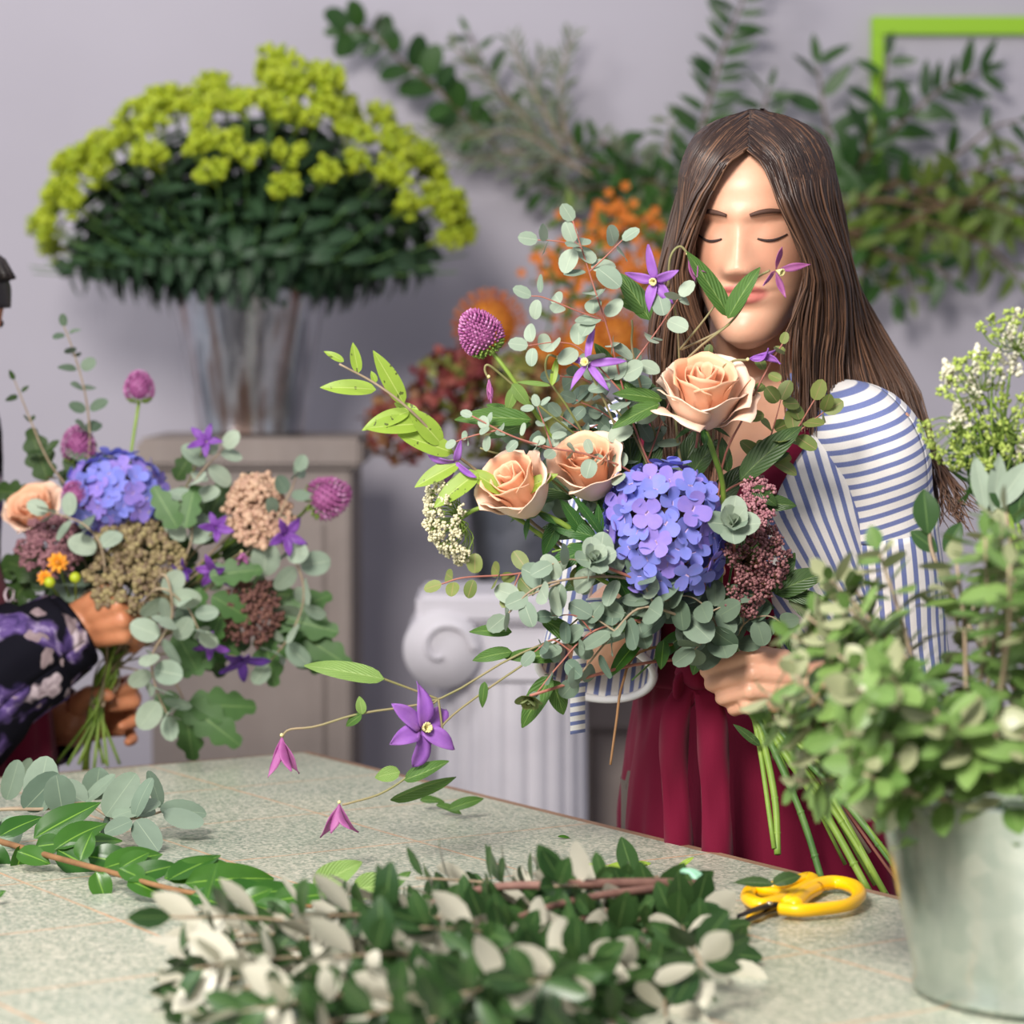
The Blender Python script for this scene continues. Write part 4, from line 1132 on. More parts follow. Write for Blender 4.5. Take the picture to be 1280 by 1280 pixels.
# --- eucalyptus rosettes
def rosette(label,x,y,Y,axis,s,mat='euc_pale'):
    t=thing('eucalyptus_tip',label,'foliage',P(x,y,Y),EG); F=frame(axis); b=MB()
    for ring,(n_,r_,el,L) in enumerate(((4,.004,.15,1.0),(4,.003,.7,.8),(3,.002,1.1,.55),(2,.001,1.35,.36))):
        for i in range(n_):
            a=i*2*PI/n_+ring*.7+R.uniform(-.2,.2); d=F@V((math.cos(a)*math.cos(el),math.sin(a)*math.cos(el),math.sin(el))); n=F@V((-math.cos(a)*math.sin(el),-math.sin(a)*math.sin(el),math.cos(el)))
            leaf(b,P(x,y,Y)+d*r_*s*20*.1,d,n,L*s,L*s*.95,'round',.12,-.35,7,2,.02)
    b.build('foliage',M[mat],t); stem_part(t,[P(x,y,Y)-V(axis).normalized()*.002,P((x+905)/2+10,(y+790)/2,Y+.05),P(915,820,GY)],.0016,.0016,M['stem_red'],12)
rosette('pale green eucalyptus rosette between hydrangea and dusky umbel',915,655,2.765,(.1,-.85,.5),.028)
rosette('pale eucalyptus rosette under the hydrangea, over the silver sprig',742,700,2.745,(.2,-.7,.6),.023)
rosette('small drooping eucalyptus rosette at the foot of the held bouquet',662,872,2.765,(-.2,-.5,-.8),.016,'euc_olive')
# --- dark rose-type leaves filling the bouquet
def leafy(label,stem,leaves,mat,stemmat='stem2',prof='ovate',group=EG,name='leaf_spray',serr=0,r=.0014,tail=True):
    t=thing(name,label,'foliage',P(*stem[0]),group)
    stem_part(t,PP(stem)+(gr(False) if tail else []),r*.7,r,M[stemmat],24)
    for x,y,Y,a,L,W,dy in leaves: lf(t,x,y,Y,a,L,W,mat,prof,.2,.45,(-.1,-.9,.6),dy=dy,serr=serr,nu=16 if serr else 10)
    return t
leafy('rose leaf spray under the two peach rosebuds',[(690,690,2.79),(750,680,2.80),(820,740,2.84)],
 [(738,682,2.79,205,.052,.034,-.2),(742,690,2.785,232,.03,.026,-.1),(745,672,2.79,160,.046,.03,.1),(735,676,2.80,120,.05,.022,-.3),(760,700,2.79,300,.045,.03,-.3),(700,650,2.81,240,.04,.026,-.1)],'rose_lf','stem')
leafy('serrated rose leaf standing between rosebud and hydrangea',[(722,622,2.775),(745,660,2.785),(800,730,2.83)],[(752,668,2.775,122,.048,.016,-.4),(750,668,2.78,95,.03,.016,-.3)],'rose_lf','stem',serr=.12)
leafy('dark green leaf spray behind the large peach rose',[(800,520,2.86),(830,600,2.87)],
 [(790,590,2.84,95,.062,.036,-.2),(810,600,2.84,80,.055,.03,.0),(860,600,2.84,60,.05,.034,-.2),(830,520,2.86,120,.05,.03,-.1),(770,560,2.85,150,.05,.03,-.1)],'dark_lf')
leafy('broad dark leaf spray between large rose and striped shirt',[(960,560,2.86),(930,640,2.87)],
 [(925,600,2.84,48,.082,.044,-.2),(930,590,2.85,30,.05,.026,-.1),(910,590,2.83,100,.035,.02,-.2),(950,630,2.83,5,.036,.03,-.3),(900,640,2.80,150,.034,.028,-.3),(940,610,2.82,330,.03,.026,-.3)],'dark_lf')
leafy('big leaf spray right of the dusky umbel',[(985,720,2.83),(940,760,2.85)],
 [(968,742,2.82,30,.058,.042,-.2),(966,740,2.825,65,.045,.032,-.1),(975,742,2.82,-5,.055,.026,-.3),(985,745,2.82,-38,.055,.026,-.3),(985,770,2.83,280,.04,.03,-.2)],'dark_lf')
leafy('glossy leaf spray under the hydrangea and eucalyptus',[(790,850,2.82),(860,790,2.86)],
 [(808,790,2.80,225,.060,.026,-.1),(800,780,2.81,200,.05,.028,.1),(830,800,2.81,262,.03,.022,-.1),(880,800,2.84,250,.04,.028,.1),(860,790,2.84,215,.05,.03,.2),(840,760,2.85,180,.06,.04,.2)],'salal')
leafy('deep green leaf spray in the shadow behind the hydrangea',[(760,640,2.88),(840,730,2.88)],
 [(760,640,2.86,120,.06,.04,0),(740,660,2.86,180,.06,.04,0),(790,620,2.87,90,.06,.04,0),(780,700,2.86,200,.07,.045,0),(800,740,2.87,230,.06,.04,0),(900,700,2.88,20,.06,.045,0),(900,740,2.88,-10,.06,.04,0),(890,640,2.88,60,.06,.04,0),(720,620,2.86,160,.05,.035,0),(850,620,2.88,80,.07,.045,0)],'dark_lf')
leafy('big green leaf arching above the pair of rosebuds',[(600,560,2.80),(690,600,2.82)],[(664,525,2.79,172,.075,.034,-.2),(664,530,2.80,190,.05,.026,.2),(640,520,2.81,150,.03,.02,.2)],'clem','stem_vine')
leafy('pair of clematis leaves at the left of the large peach rose',[(760,500,2.82),(800,560,2.83)],[(828,500,2.80,165,.05,.026,-.3),(824,505,2.79,200,.052,.028,-.2),(800,498,2.80,140,.034,.02,0),(770,470,2.83,120,.04,.022,0)],'clem','stem_vine')
leafy('clematis leaf pair standing in front of the nose and mouth',[(912,405,2.80),(868,440,2.81),(850,470,2.82),(848,560,2.84)],[],'clem','stem_vine',r=.0017)
t=[o for o in C.objects if o.get('label')=='clematis leaf pair standing in front of the nose and mouth'][0]
stem_part(t,PP([(850,437,2.81),(880,400,2.80),(896,378,2.795)]),.0012,.0009,M['stem_vine'],12)
lf(t,912,396,2.795,122,.076,.033,'clem','ovate',.22,.15,(.3,-.9,.3),dy=-.15)
lf(t,910,398,2.79,62,.058,.032,'clem','ovate',.30,.2,(-.5,-.8,.3),dy=-.2)
leafy('clematis leaf behind the violet flower left of the face',[(790,400,2.83),(800,480,2.84)],[(812,400,2.83,120,.058,.034,0),(805,390,2.83,150,.03,.02,0)],'clem','stem_vine')
# --- clematis vines with flowers
def vine(label,stems,r=.0012,mats='stem_vine'):
    t=thing('clematis_vine',label,'flower',P(*stems[0][0]),BG)
    for s in stems: stem_part(t,PP(s),r,r,M[mats],26)
    return t
t=vine('clematis stem with a star shaped mauve bloom in front of the cheek',[[(962,338,2.79),(940,352,2.80),(930,380,2.81),(905,410,2.81),(852,437,2.82)]])
clem_flower(t,P(970,338,2.785),(.35,-.45,-.15),.031,.009,1.35,-.5,4,'mauve',.35,narrow=True)
t=vine('clematis stem with a nodding violet bloom in front of the hair',[[(835,360,2.81),(838,322,2.80),(850,308,2.80),(862,320,2.80)],[(835,360,2.81),(846,400,2.82),(850,470,2.84)]])
b=MB(); clem_flower(t,P(860,318,2.80),(.5,-.25,-.85),.030,.011,.28,.12,4,'mauve',.2,stam=False,narrow=True)
fl=clem_flower(t,P(820,350,2.805),(-.35,-.8,-.2),.032,.016,1.2,.6,5,'purple',.5)
t=vine('clematis stem with a curled purple bloom above the collar',[[(935,450,2.80),(915,452,2.805),(900,470,2.81),(890,560,2.84)]])
clem_flower(t,P(936,449,2.79),(.95,-.25,.15),.034,.013,.55,-1.2,4,'purple',.6,stam=False)
t=vine('clematis stem with a spidery lilac bloom among the pale eucalyptus',[[(735,460,2.795),(755,500,2.80),(780,560,2.82)]])
clem_flower(t,P(735,455,2.785),(-.35,-.8,.2),.034,.012,1.25,.8,5,'purple',.3)
t=vine('clematis stem with a closed pink bud hanging below the allium',[[(611,474,2.79),(606,462,2.79),(612,457,2.79),(640,480,2.80),(690,520,2.81),(740,560,2.83)]])
clem_flower(t,P(611,472,2.79),(.12,-.1,-1),.021,.008,.12,-.1,4,'mauve',.2,stam=False,narrow=True)
lf(t,640,480,2.79,310,.028,.02,'clem_lt'); lf(t,644,484,2.795,250,.026,.018,'clem_lt')
t=vine('clematis stem with a small pink bud in front of the orange blooms',[[(700,448,2.79),(685,445,2.79),(684,470,2.80),(710,510,2.81),(745,570,2.83)]])
clem_flower(t,P(698,447,2.79),(.95,-.1,-.3),.017,.007,.12,-.1,4,'mauve',.2,stam=False,narrow=True)
lf(t,690,482,2.79,80,.030,.011,'lime'); lf(t,688,482,2.79,170,.034,.008,'clem_lt')
t=vine('clematis stem with a violet bloom between lime branch and rosebud',[[(572,580,2.785),(590,600,2.79),(650,620,2.82)]])
clem_flower(t,P(570,577,2.775),(-.3,-.7,-.4),.028,.0125,1.15,.6,4,'purple',1.0,stam=False)
# long trailing vine over the table
t=vine('long trailing clematis vine hanging from the bouquet over the worktable',[[(820,745,2.82),(740,780,2.79),(640,822,2.78),(548,874,2.77),(450,892,2.76),(395,908,2.755),(362,912,2.755),(352,922,2.755)],
 [(548,874,2.77),(505,858,2.765),(478,848,2.76)],[(700,800,2.79),(600,868,2.775),(552,908,2.765),(520,960,2.76),(480,990,2.755),(440,1003,2.75),(428,1006,2.75)],[(548,874,2.77),(552,905,2.765),(553,915,2.765)],[(548,874,2.77),(530,890,2.765),(525,905,2.76)]])
clem_flower(t,P(352,920,2.755),(-.05,-.2,-1),.038,.013,.32,.55,4,'mauve',.7,stam=False,narrow=True)
clem_flower(t,P(424,1004,2.75),(-.05,-.2,-1),.034,.013,.34,.5,4,'mauve',.4,stam=False,narrow=True)
clem_flower(t,P(527,912,2.755),(.45,-.75,.25),.044,.030,1.05,.9,6,'purple',.4)
lf(t,480,849,2.758,166,.078,.036,'clem_lt','ovate',.15,.2,(-.1,-.75,.7),dy=-.1)
lf(t,453,893,2.758,100,.018,.016,'clem_lt'); lf(t,452,893,2.758,215,.020,.015,'clem')
lf(t,505,975,2.757,20,.050,.030,'clem','ovate',.3,-.2,(-.3,-.7,.7),dy=-.2); lf(t,488,1000,2.755,25,.068,.040,'clem','ovate',.3,-.2,(.5,-.6,-.6),dy=.0); lf(t,500,965,2.757,190,.026,.024,'clem_lt')
leafy('clematis leaf spray hanging at the foot of the bouquet before the column',[(700,790,2.79),(760,760,2.80)],
 [(675,772,2.78,-28,.060,.030,-.1),(700,822,2.785,172,.056,.028,-.2),(640,815,2.785,185,.040,.024,-.1),(690,845,2.79,235,.062,.036,.0),(690,850,2.79,290,.04,.03,.1),(606,852,2.77,262,.026,.014,-.2),(640,790,2.78,172,.042,.022,-.2)],'clem','stem_vine')
# bare broken twig hanging beside the apron
t=thing('twig','thin bare brown twig hanging beside the striped sleeve tab','twig',P(776,860,2.81),EG)
stem_part(t,PP([(763,956,2.80),(770,905,2.805),(778,855,2.81),(800,815,2.83),(880,800,2.86)]),.0012,.0016,M['stem_brown'],20)
# a few cut stems with nodes, and a stray leaf below the fist
for i,(e,rr,mm) in enumerate((((972,1068,2.80),.0036,'stem'),((1028,1102,2.815),.0036,'stem2'),((1086,1114,2.80),.0040,'stem'),((1112,1126,2.80),.0034,'stem'),((1120,1084,2.79),.0036,'stem2'),((1124,1050,2.80),.0030,'stem'))):
    t=thing('stalk_cutting',['short cut green stem ending above the table edge','dark green cut stem left of the yellow scissors','long yellow green cut stem ending over the scissors','cut green stem beside the galvanised bucket','dark green cut stem running behind the galvanised bucket','thin upper cut stem passing behind the galvanised bucket'][i],'stem',P(*e),'cut stems below the fist')
    pts=spline([P(934+5*i,880,GY-.006),P(952+7*i,920,GY-.022)]+[P(*e).lerp(P(955+9*i,930,GY-.03),.5)+V((.004,0,0)),P(*e)],24)
    b=MB(); tube(b,pts,rr,rr*.95,8)
    for k in (9,16,21): blob(b,pts[k],rr*1.2,1)
    b.build('stem',M[mm],t)
t=thing('leaf','small narrow leaf jutting out just below the fist','leaf',P(950,930,2.84),EG)
lf(t,950,932,2.845,140,.034,.014,'dark_lf','ovate',.35,.2)
# ================================================================= the bouquet in the other florist's hands
LG='flowers in the bouquet held at the left edge'; LE_='foliage in the bouquet held at the left edge'
YL=3.56
LI=[0]
def gl_(down=True,j=9):
    i=LI[0]; LI[0]+=1
    a=P(140+R.uniform(-j,j),830+R.uniform(-j,j),YL+R.uniform(-.02,.02)); b_=P(120+R.uniform(-j,j),882+R.uniform(-6,6),YL+R.uniform(-.012,.012))
    if not down: return [a,b_]
    return [a,b_,P(112+R.uniform(-46,46),962+R.uniform(-8,6),YL+R.uniform(-.03,.03))]
hydrangea('blue hydrangea in the left bouquet, beside the peach rose',P(146,618,3.54),.060,.048,(.1,-.35,1),[P(150,700,YL)]+gl_(),LG,90,1.0)
rose('peach rose at the back of the left bouquet beside the maroon umbel',P(44,640,3.56),(-.3,-.6,.7),.038,.05,[P(80,720,YL)]+gl_(),LG,.9,1.5,False)
for x,y,Y,r,ax,lb,st in ((98,556,3.57,.021,(-.05,-.1,1),'mauve allium ball just above the left hydrangea',(108,640)),(174,484,3.58,.0185,(.02,-.05,1),'tallest allium, standing alone on a thin stem in the left bouquet',(160,600)),(410,622,3.52,.025,(.9,-.1,.35),'pink allium poking out at the far side of the left bouquet, before the plinth',(350,660)),(95,620,3.50,.018,(-.2,-.6,.6),'dark allium tucked between the peach rose and the left hydrangea',(110,700))):
    allium(lb,P(x,y,Y),ax,r,r*1.15,[P(*st,YL),P(150,760,YL)]+gl_(),LG,200)
for x,y,Y,r,ax,mb_,mp,lb in ((168,706,3.47,.060,(.05,-.9,.35),'umb_gr','umb_gr_b','large olive umbel flower right above the florist\'s hand in the left bouquet'),
    (325,638,3.50,.043,(.2,-.7,.6),'umb_pk','umb_dk','tall blush umbel flower beside the pink allium in the left bouquet'),
    (312,766,3.49,.040,(.2,-.9,.0),'umb_dk','umb_mv','dark brown umbel flower low in the left bouquet'),
    (64,678,3.50,.042,(-.1,-.8,.5),'umb_mv','umb_mv','mauve umbel flower under the peach rose in the left bouquet')):
    umbel(lb,P(x,y,Y),ax,r,.03,[P(x*.5+75,y*.5+400,YL)]+gl_(),LG,M[mb_],M[mp],80 if 'olive' in lb else 60,.0040 if 'olive' in lb or 'blush' in lb else .0030,9,.0085,.35,jit=.5)
umbel('upper bulge of the blush umbel flower in the left bouquet',P(322,606,3.51),(.1,-.5,.9),.027,.02,[P(250,720,YL)]+gl_(),LG,M['umb_pk'],M['umb_dk'],28,.0040,9,.0085,.4,jit=.8)
# marigolds
for x,y,r,lb in ((72,703,.0100,'orange marigold with a yellow centre in the left bouquet'),(56,722,.0075,'smaller orange marigold below the first in the left bouquet')):
    t=thing('marigold',lb,'flower',P(x,y,3.47),LG); b=MB(); F=frame((.1,-1,.3))
    for ring,(k,el,L) in enumerate(((9,.1,1),(8,.5,.85),(6,.9,.6))):
        for i in range(k):
            a=i*2*PI/k+ring*.3; d=F@V((math.cos(a)*math.cos(el),math.sin(a)*math.cos(el),math.sin(el))); leaf(b,P(x,y,3.47),d,F@V((0,0,1)),r*1.35*L,r*.75,'obov',.1,.3,5,1)
    b.build('petal',M['orange'],t); b=MB(); blob(b,P(x,y,3.465),r*.35,2); b.build('flower_centre',M['prot_c'],t); stem_part(t,[P(x,y,3.475),P(100,780,YL)]+gl_(False),.0015,.0015,M['stem'])
for x,y in ((94,722),(62,728)):
    t=thing('flower_bud',{94:'round lime green bud right of the marigolds',62:'round lime green bud under the marigolds'}[x],'bud',P(x,y,3.46),LG); b=MB(); blob(b,P(x,y,3.46),.007,2); b.build('bud',M['berry'],t); stem_part(t,[P(x,y,3.462),P(100,790,YL)]+gl_(False),.0012,.0012,M['stem'])
# clematis in the left bouquet
for i,(x,y,ax,L,mt,lb) in enumerate(((258,552,(-.1,-.8,.3),.026,'purple_mid','violet clematis at the top of the left bouquet'),(356,668,(.5,-.8,0),.030,'purple_mid','bright violet clematis below the blush umbel'),(270,660,(.2,-.8,.1),.026,'purple_mid','violet clematis in the middle of the left bouquet above the lobed leaves'),(268,712,(-.1,-.8,-.3),.028,'purple_mid','drooping violet clematis left of the dark umbel'),(232,712,(-.4,-.8,-.3),.020,'purple_dk','small dark violet clematis right of the olive umbel'),(302,822,(.1,-.7,-.6),.036,'purple_dk','very dark violet clematis at the bottom of the left bouquet'),(264,805,(-.3,-.8,-.4),.026,'purple_mid','violet clematis beside the very dark one at the bottom'),(410-108,690,(.1,-.6,-.8),.018,'mauve','pink clematis bud in the middle of the left bouquet'))):
    t=thing('clematis',lb,'flower',P(x,y,3.48),LG); 
    clem_flower(t,P(x,y,3.48),ax,L*.9,L*.62,1.05 if mt!='mauve' else .3,.5,5 if mt!='mauve' else 4,mt,i,stam=False)
    stem_part(t,[P(x,y,3.485),P(x*.6+60,y*.6+320,YL)]+gl_(False),.0012,.0012,M['stem_vine'])
def lsprig(label,paths,L,step,mat,rs=(.85,1),start=.15,name='eucalyptus_branch',prof='round',Y=3.5):
    return euc_sprig(label,[PP(p,Y) for p in paths],L,step,M[mat],M['stem_tan'],LE_,.0016,gl_(False),rs,start,name=name,prof=prof)
lsprig('tall thin eucalyptus tip above the mauve allium',[[(112,620),(112,540),(106,490),(92,440),(80,408)]],.030,.034,'euc_dark',(.6,1),.2,Y=3.56)
lsprig('bare twig with few dark leaves at the very left of the left bouquet',[[(110,660),(60,575),(36,520),(18,475)]],.026,.045,'dark_lf',(.6,1),.1,'twig','ovate',3.55)
lsprig('pale eucalyptus sprig between hydrangea and blush umbel',[[(230,700),(240,640),(245,600),(280,560)]],.038,.027,'euc_pale',(.8,1))
lsprig('small pale eucalyptus sprig over the peach rose',[[(130,700),(110,660),(80,645),(60,640)]],.036,.026,'euc_pale',Y=3.46)
lsprig('eucalyptus sprig down the far side of the left bouquet',[[(300,660),(360,690),(380,740),(365,790),(335,830)]],.040,.028,'euc_pale')
lsprig('eucalyptus sprig hanging from the florist\'s hand',[[(200,720),(215,770),(190,820),(195,860),(210,895)]],.040,.027,'euc_pale',Y=3.44)
lsprig('eucalyptus sprig right of the florist\'s fingers',[[(190,740),(230,755),(250,790)]],.037,.027,'euc_pale',Y=3.44)
lsprig('blue grey eucalyptus leaves behind the florist\'s wrist',[[(120,740),(90,760),(70,790),(60,800)],[(120,740),(105,700),(100,690)]],.046,.034,'euc',Y=3.52)
lsprig('grey eucalyptus sprig at the top right of the left bouquet',[[(320,680),(360,620),(372,590)]],.030,.03,'euc')
def oak(label,stem,leaves,mat='dark_lf',Y=3.5):
    t=thing('oak_branch',label,'foliage',P(*stem[0],Y),LE_)
    stem_part(t,PP(stem,Y)+gl_(False),.0012,.0016,M['stem_tan'],20)
    for x,y,a,L in leaves: lf(t,x,y,Y-.01,a,L,L*.5,mat,'oak',.1,.3,(-.1,-.9,.4),nu=28,dy=R.uniform(-.25,.15))
    return t
oak('dark lobed leaf spray in the middle of the left bouquet',[(270,700),(220,740)],[(265,745,330,.060),(250,735,260,.055),(232,660,80,.055),(222,660,120,.06),(275,770,250,.05),(262,720,10,.065)],'oak',3.485)
oak('lobed leaf spray under the clematis at the bottom of the left bouquet',[(250,800),(200,790)],[(240,780,330,.07),(220,790,300,.06),(270,820,200,.06),(220,800,340,.07)],'oak',3.52)
oak('pale lobed leaf spray sticking out low at the right of the left bouquet',[(360,770),(300,760)],[(340,770,350,.085),(350,780,310,.08),(350,770,25,.07),(330,790,280,.07),(370,790,330,.08)],'oak',3.53)
oak('lobed leaf sprig hanging below the left bouquet beside the stems',[(232,880),(215,850),(180,840)],[(232,880,325,.085),(236,882,0,.085),(232,880,275,.075),(224,870,205,.055)],'oak',3.53)
oak('dark leaf spray behind the left hydrangea and allium',[(60,600),(90,700)],[(60,600,110,.07),(80,610,60,.07),(40,620,170,.06),(60,690,200,.08),(40,720,230,.09),(200,640,20,.08),(180,660,330,.08),(220,600,60,.05)],'dark_lf',3.58)
oak('dark leaf spray filling the heart of the left bouquet',[(200,740),(170,780)],[(200,740,20,.1),(220,770,340,.1),(240,780,300,.08),(180,740,100,.1),(150,740,140,.1),(110,740,200,.1),(90,730,160,.09),(280,700,40,.08),(290,740,0,.08),(250,680,70,.09),(130,720,180,.1),(300,650,80,.06)],'dark_lf',3.56)
M['twig_dark']=simple('dark_twig',(88,68,48),.7,col2=(112,90,62),scale=30)
# ================================================================= tin bucket of lime berries
def pail(label,cx,cy,z,h,rt,rb,mat,handle=True,seam=True):
    t=thing('bucket',label,'bucket',(cx,cy,z)); M0=Matrix.Translation((cx,cy,z)); b=MB()
    lathe(b,[(rb*.3,.004),(rb*.98,.004),(rb,.0),(rb*1.012,.006),(rb,.012)]+[(rb+(rt-rb)*u,.012+(h-.012)*u) for u in [i/10 for i in range(1,11)]]+[(rt-.002,h-.001)]+[(rt-.003-(rt-rb)*u,h-.002-(h-.02)*u) for u in [i/6 for i in range(7)]]+[(.001,.016)],M0,72)
    b.build('body',mat,t)
    b=MB(); tube(b,[V((cx,cy,z+h))+V((math.cos(a),math.sin(a),0))*(rt+.001) for a in [2*PI*k/72 for k in range(73)]],.0038,sides=8,cap=False); b.build('rim',mat,t)
    if handle:
        for s in (-1,1):
            a0=-PI/2+s*.0 if s<0 else PI/2
            b=MB(); e=V((cx+math.cos(a0)*(rt+.003),cy+math.sin(a0)*(rt+.003),z+h-.022)); tx=V((-math.sin(a0),math.cos(a0),0))
            for q in (-1,1): blob(b,e+tx*q*.012,.0065,2,(math.cos(a0),math.sin(a0),0),.5)
            tube(b,spline([e-tx*.012,e-tx*.008+V((0,0,-.010)),e+tx*.008+V((0,0,-.010)),e+tx*.012],12),.003,sides=6)
            b.build('handle_lug',mat,t)
    return t
BX,BY=P(313,540,5.03).x,5.03
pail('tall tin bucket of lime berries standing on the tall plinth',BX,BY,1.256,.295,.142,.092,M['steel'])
O5=V((BX,BY,1.53))
protos=[]
HGp='hypericum stems in the tin bucket'
for k in range(5):
    t=thing('hypericum_stem','hypericum stem with lime green berries bunched in the tin bucket' if k<4 else 'leafy hypericum stem low in the tin bucket','foliage',(0,0,0),HGp)
    rg=random.Random(k); bs,bl,bb=MB(),MB(),MB()
    top=V((rg.uniform(-.02,.02),rg.uniform(-.02,.02),.40))
    pts=spline([V((0,0,-.06)),V((0,0,.12)),top*.7,top],14); tube(bs,pts,.003,.0016,5)
    for i in range(9):
        z=.10+.03*i; a=i*1.57+rg.uniform(-.3,.3)
        for s in (0,PI):
            d=V((math.cos(a+s),math.sin(a+s),rg.uniform(-.5,.4))); leaf(bl,V((0,0,z)),d,V((0,0,1))+rnd(.5),rg.uniform(.065,.09),rg.uniform(.040,.055),'ovate',.15,.5,6,1)
    bs.build('stem',M['stem2'],t); bl.build('foliage',M['hyp_lf'],t)
    if k<4:
        for i in range(7):
            d=V((rg.gauss(0,.6),rg.gauss(0,.6),.9)).normalized(); e=top+d*rg.uniform(.02,.045)
            tube(bb,[top-V((0,0,.03)),e],.0009,.0009,4)
            for j in range(5):
                p=e+rdir()*.014; blob(bb,p,.0070*rg.uniform(.85,1.15),2,d,1.15)
                for q in range(3): leaf(bb,p-d*.006,(rdir()-d*.3).normalized(),-d,.011,.005,'ovate',.1,.3,3,1)
        bb.build('berry_cluster',M['berry'],t)
    protos.append(t)
hg=random.Random(21); used=set(); dirs=[d for d in fib(330) if d.z>-.10]
n_h=0
for d in dirs:
    if d.y>.35 or hg.random()<.08: continue
    front=d.z<.30-.22*max(0,abs(d.x)-.5)*2 and abs(d.x)<.9
    e=O5+V((d.x*.355+.006,d.y*.25,.055+max(0,d.z)*.262*(1-.10*abs(d.x))+(.03 if d.x>.05 and d.x<.4 and d.z>.6 else 0)+hg.uniform(-.015,.015)))
    s=O5+V((d.x*.09,d.y*.09,-.03)); v=e-s; k=4 if front else hg.randrange(4)
    sc_=v.length/.40
    mt=Matrix.Translation(s)@(frame(v)@Matrix.Rotation(hg.random()*6,3,'Z')).to_4x4()@Matrix.Diagonal((.95,.95,sc_,1)) if sc_>.75 else Matrix.Translation(e-v.normalized()*.40*.75)@frame(v).to_4x4()@Matrix.Scale(.75,4)
    # keep berries round: stretch is close to one for most stems
    if k in used: dup(protos[k],mt)
    else: protos[k].matrix_basis=mt; used.add(k)
    n_h+=1
# drooping leafy stems along the rim
for i in range(16):
    a=PI+PI*(i+.5)/16; d=V((math.cos(a)*.30,math.sin(a)*.17,.03+hg.uniform(-.02,.03)))
    s=O5+V((math.cos(a)*.08,math.sin(a)*.08,-.01)); v=d
    dup(protos[4],Matrix.Translation(s)@frame(v).to_4x4()@Matrix.Scale(max(.5,v.length/.40),4))
# ================================================================= dull zinc bucket with rust flowers behind the column
ZX,ZY=P(652,600,4.95).x,4.95; zt=P(652,592,4.88).z; zb=P(652,752,4.88).z
plinth('grey plinth behind the white plaster column, carrying the dull zinc bucket',ZX,ZY,.22,zb,.04,.01)
pail('dull zinc bucket of rust coloured flowers behind the white column',ZX,ZY,zb+.001,zt-zb,.098,.075,M['zinc_dk'],False)
mo=V((ZX,ZY,zt-.02))
RG_='rust and gold flowers in the zinc bucket'
for x,y,r,lb in ((612,408,.062,'rust pincushion flower right behind the purple allium'),(735,440,.066,'rust pincushion flower behind the pale eucalyptus'),(770,425,.055,'rust pincushion flower nearest the brown hair'),(680,455,.05,'lower rust pincushion flower among green heads')):
    t=thing('pincushion',lb,'flower',P(x,y,4.9),RG_); c_=P(x,y,4.9); ax=(c_-mo+V((0,-.15,.1))).normalized(); F=frame(ax); b=MB(); bc=MB()
    for d in fib(150):
        if d.z<-.25: continue
        w=F@d; q=(F@V((d.x,d.y,d.z+.3))).normalized()
        tube(b,spline([c_+w*r*.35,c_+w*r*.85,c_+w*r*.9+q*r*.1],5),.0016,.0012,4); blob(b,c_+w*r*.92+q*r*.1,.0032,1)
    blob(bc,c_,r*.72,3); b.build('style_ring',M['prot'],t); bc.build('flower_head',M['prot_c'],t); stem_part(t,[c_-ax*r*.5,mo.lerp(c_,.4),mo,mo-V((0,0,.1))],.004,.004,M['stem2'])
ag=simple('autumn_green_sepal',(104,116,52),.6,col2=(140,136,66),island=True,trans=.1); am=simple('wine_sepal',(120,40,56),.6,col2=(146,78,62),island=True,trans=.1)
aw=simple('russet_sepal',(150,112,66),.6,col2=(128,84,58),island=True,trans=.1)
for x,y,r,mt,lb in ((505,530,.062,(aw,am),'russet green dried flower head behind the lime branch, leftmost in the bucket'),(560,480,.055,(am,ag),'wine tinted dried flower head behind the lime branch tip'),(615,530,.065,(ag,am),'greenish dried flower head low in the zinc bucket'),(650,480,.055,(ag,aw),'green gold dried flower head below the allium stem'),(720,520,.06,(ag,aw),'green gold dried flower head behind the rosebuds'),(590,455,.03,(am,am),'small wine red flower head beside the allium')):
    t=thing('dried_hydrangea',lb,'flower',P(x,y,4.86),RG_); c_=P(x,y,4.86); b=MB()
    for d in fib(90):
        p=c_+d*r*R.uniform(.82,1.05); b.mi=0 if R.random()<.65 else 1
        for q in range(3): leaf(b,p,(rdir()+d*.2).normalized(),d+rnd(.4),.019,.016,'round',.1,.2,4,1)
    b.build('flower_head',list(mt),t); stem_part(t,[c_,mo.lerp(c_,.5)-V((0,0,.03)),mo,mo-V((0,0,.1))],.003,.003,M['stem2'])
rs_=simple('rust_floret',(190,88,24),.6,col2=(216,130,36),island=True,trans=.1)
for i,(x,y) in enumerate(((700,330),(735,290),(775,275),(815,290),(760,340),(800,350),(720,370),(835,330))):
    t=thing('rust_flower_spray','spray of small rust orange flowers between the garland and the pale eucalyptus','flower',P(x,y,5.0),'rust orange flower sprays')
    c_=P(x,y,5.0); bl=MB(); fls=[]
    for k in range(26):
        p=c_+V((R.gauss(0,.026),R.gauss(0,.025),R.gauss(0,.024)))
        fls.append(p)
    for k in range(12): leaf(bl,c_+rnd(.045),rdir(),(0,-1,.5),.045,.016,'lance',.2,.4,5,1)
    for p in fls:
        b=MB(); b.add(p)
        for q in range(5):
            a=q*1.256+p.x*50; st=len(b.v); leaf(b,p,(math.cos(a),-.4,math.sin(a)),(0,-1,.3),.0105,.009,'obov',.1,.1,3,1)
            b.f=[tuple(dict.fromkeys(0 if st<=j<st+3 else j for j in f)) for f in b.f]
        b.build('floret',rs_,t)
    bl.build('foliage',M['wall_lf2'],t); stem_part(t,[c_,c_.lerp(mo,.5)+V((0,.03,0)),mo,mo-V((0,0,.1))],.002,.002,M['stem2'])
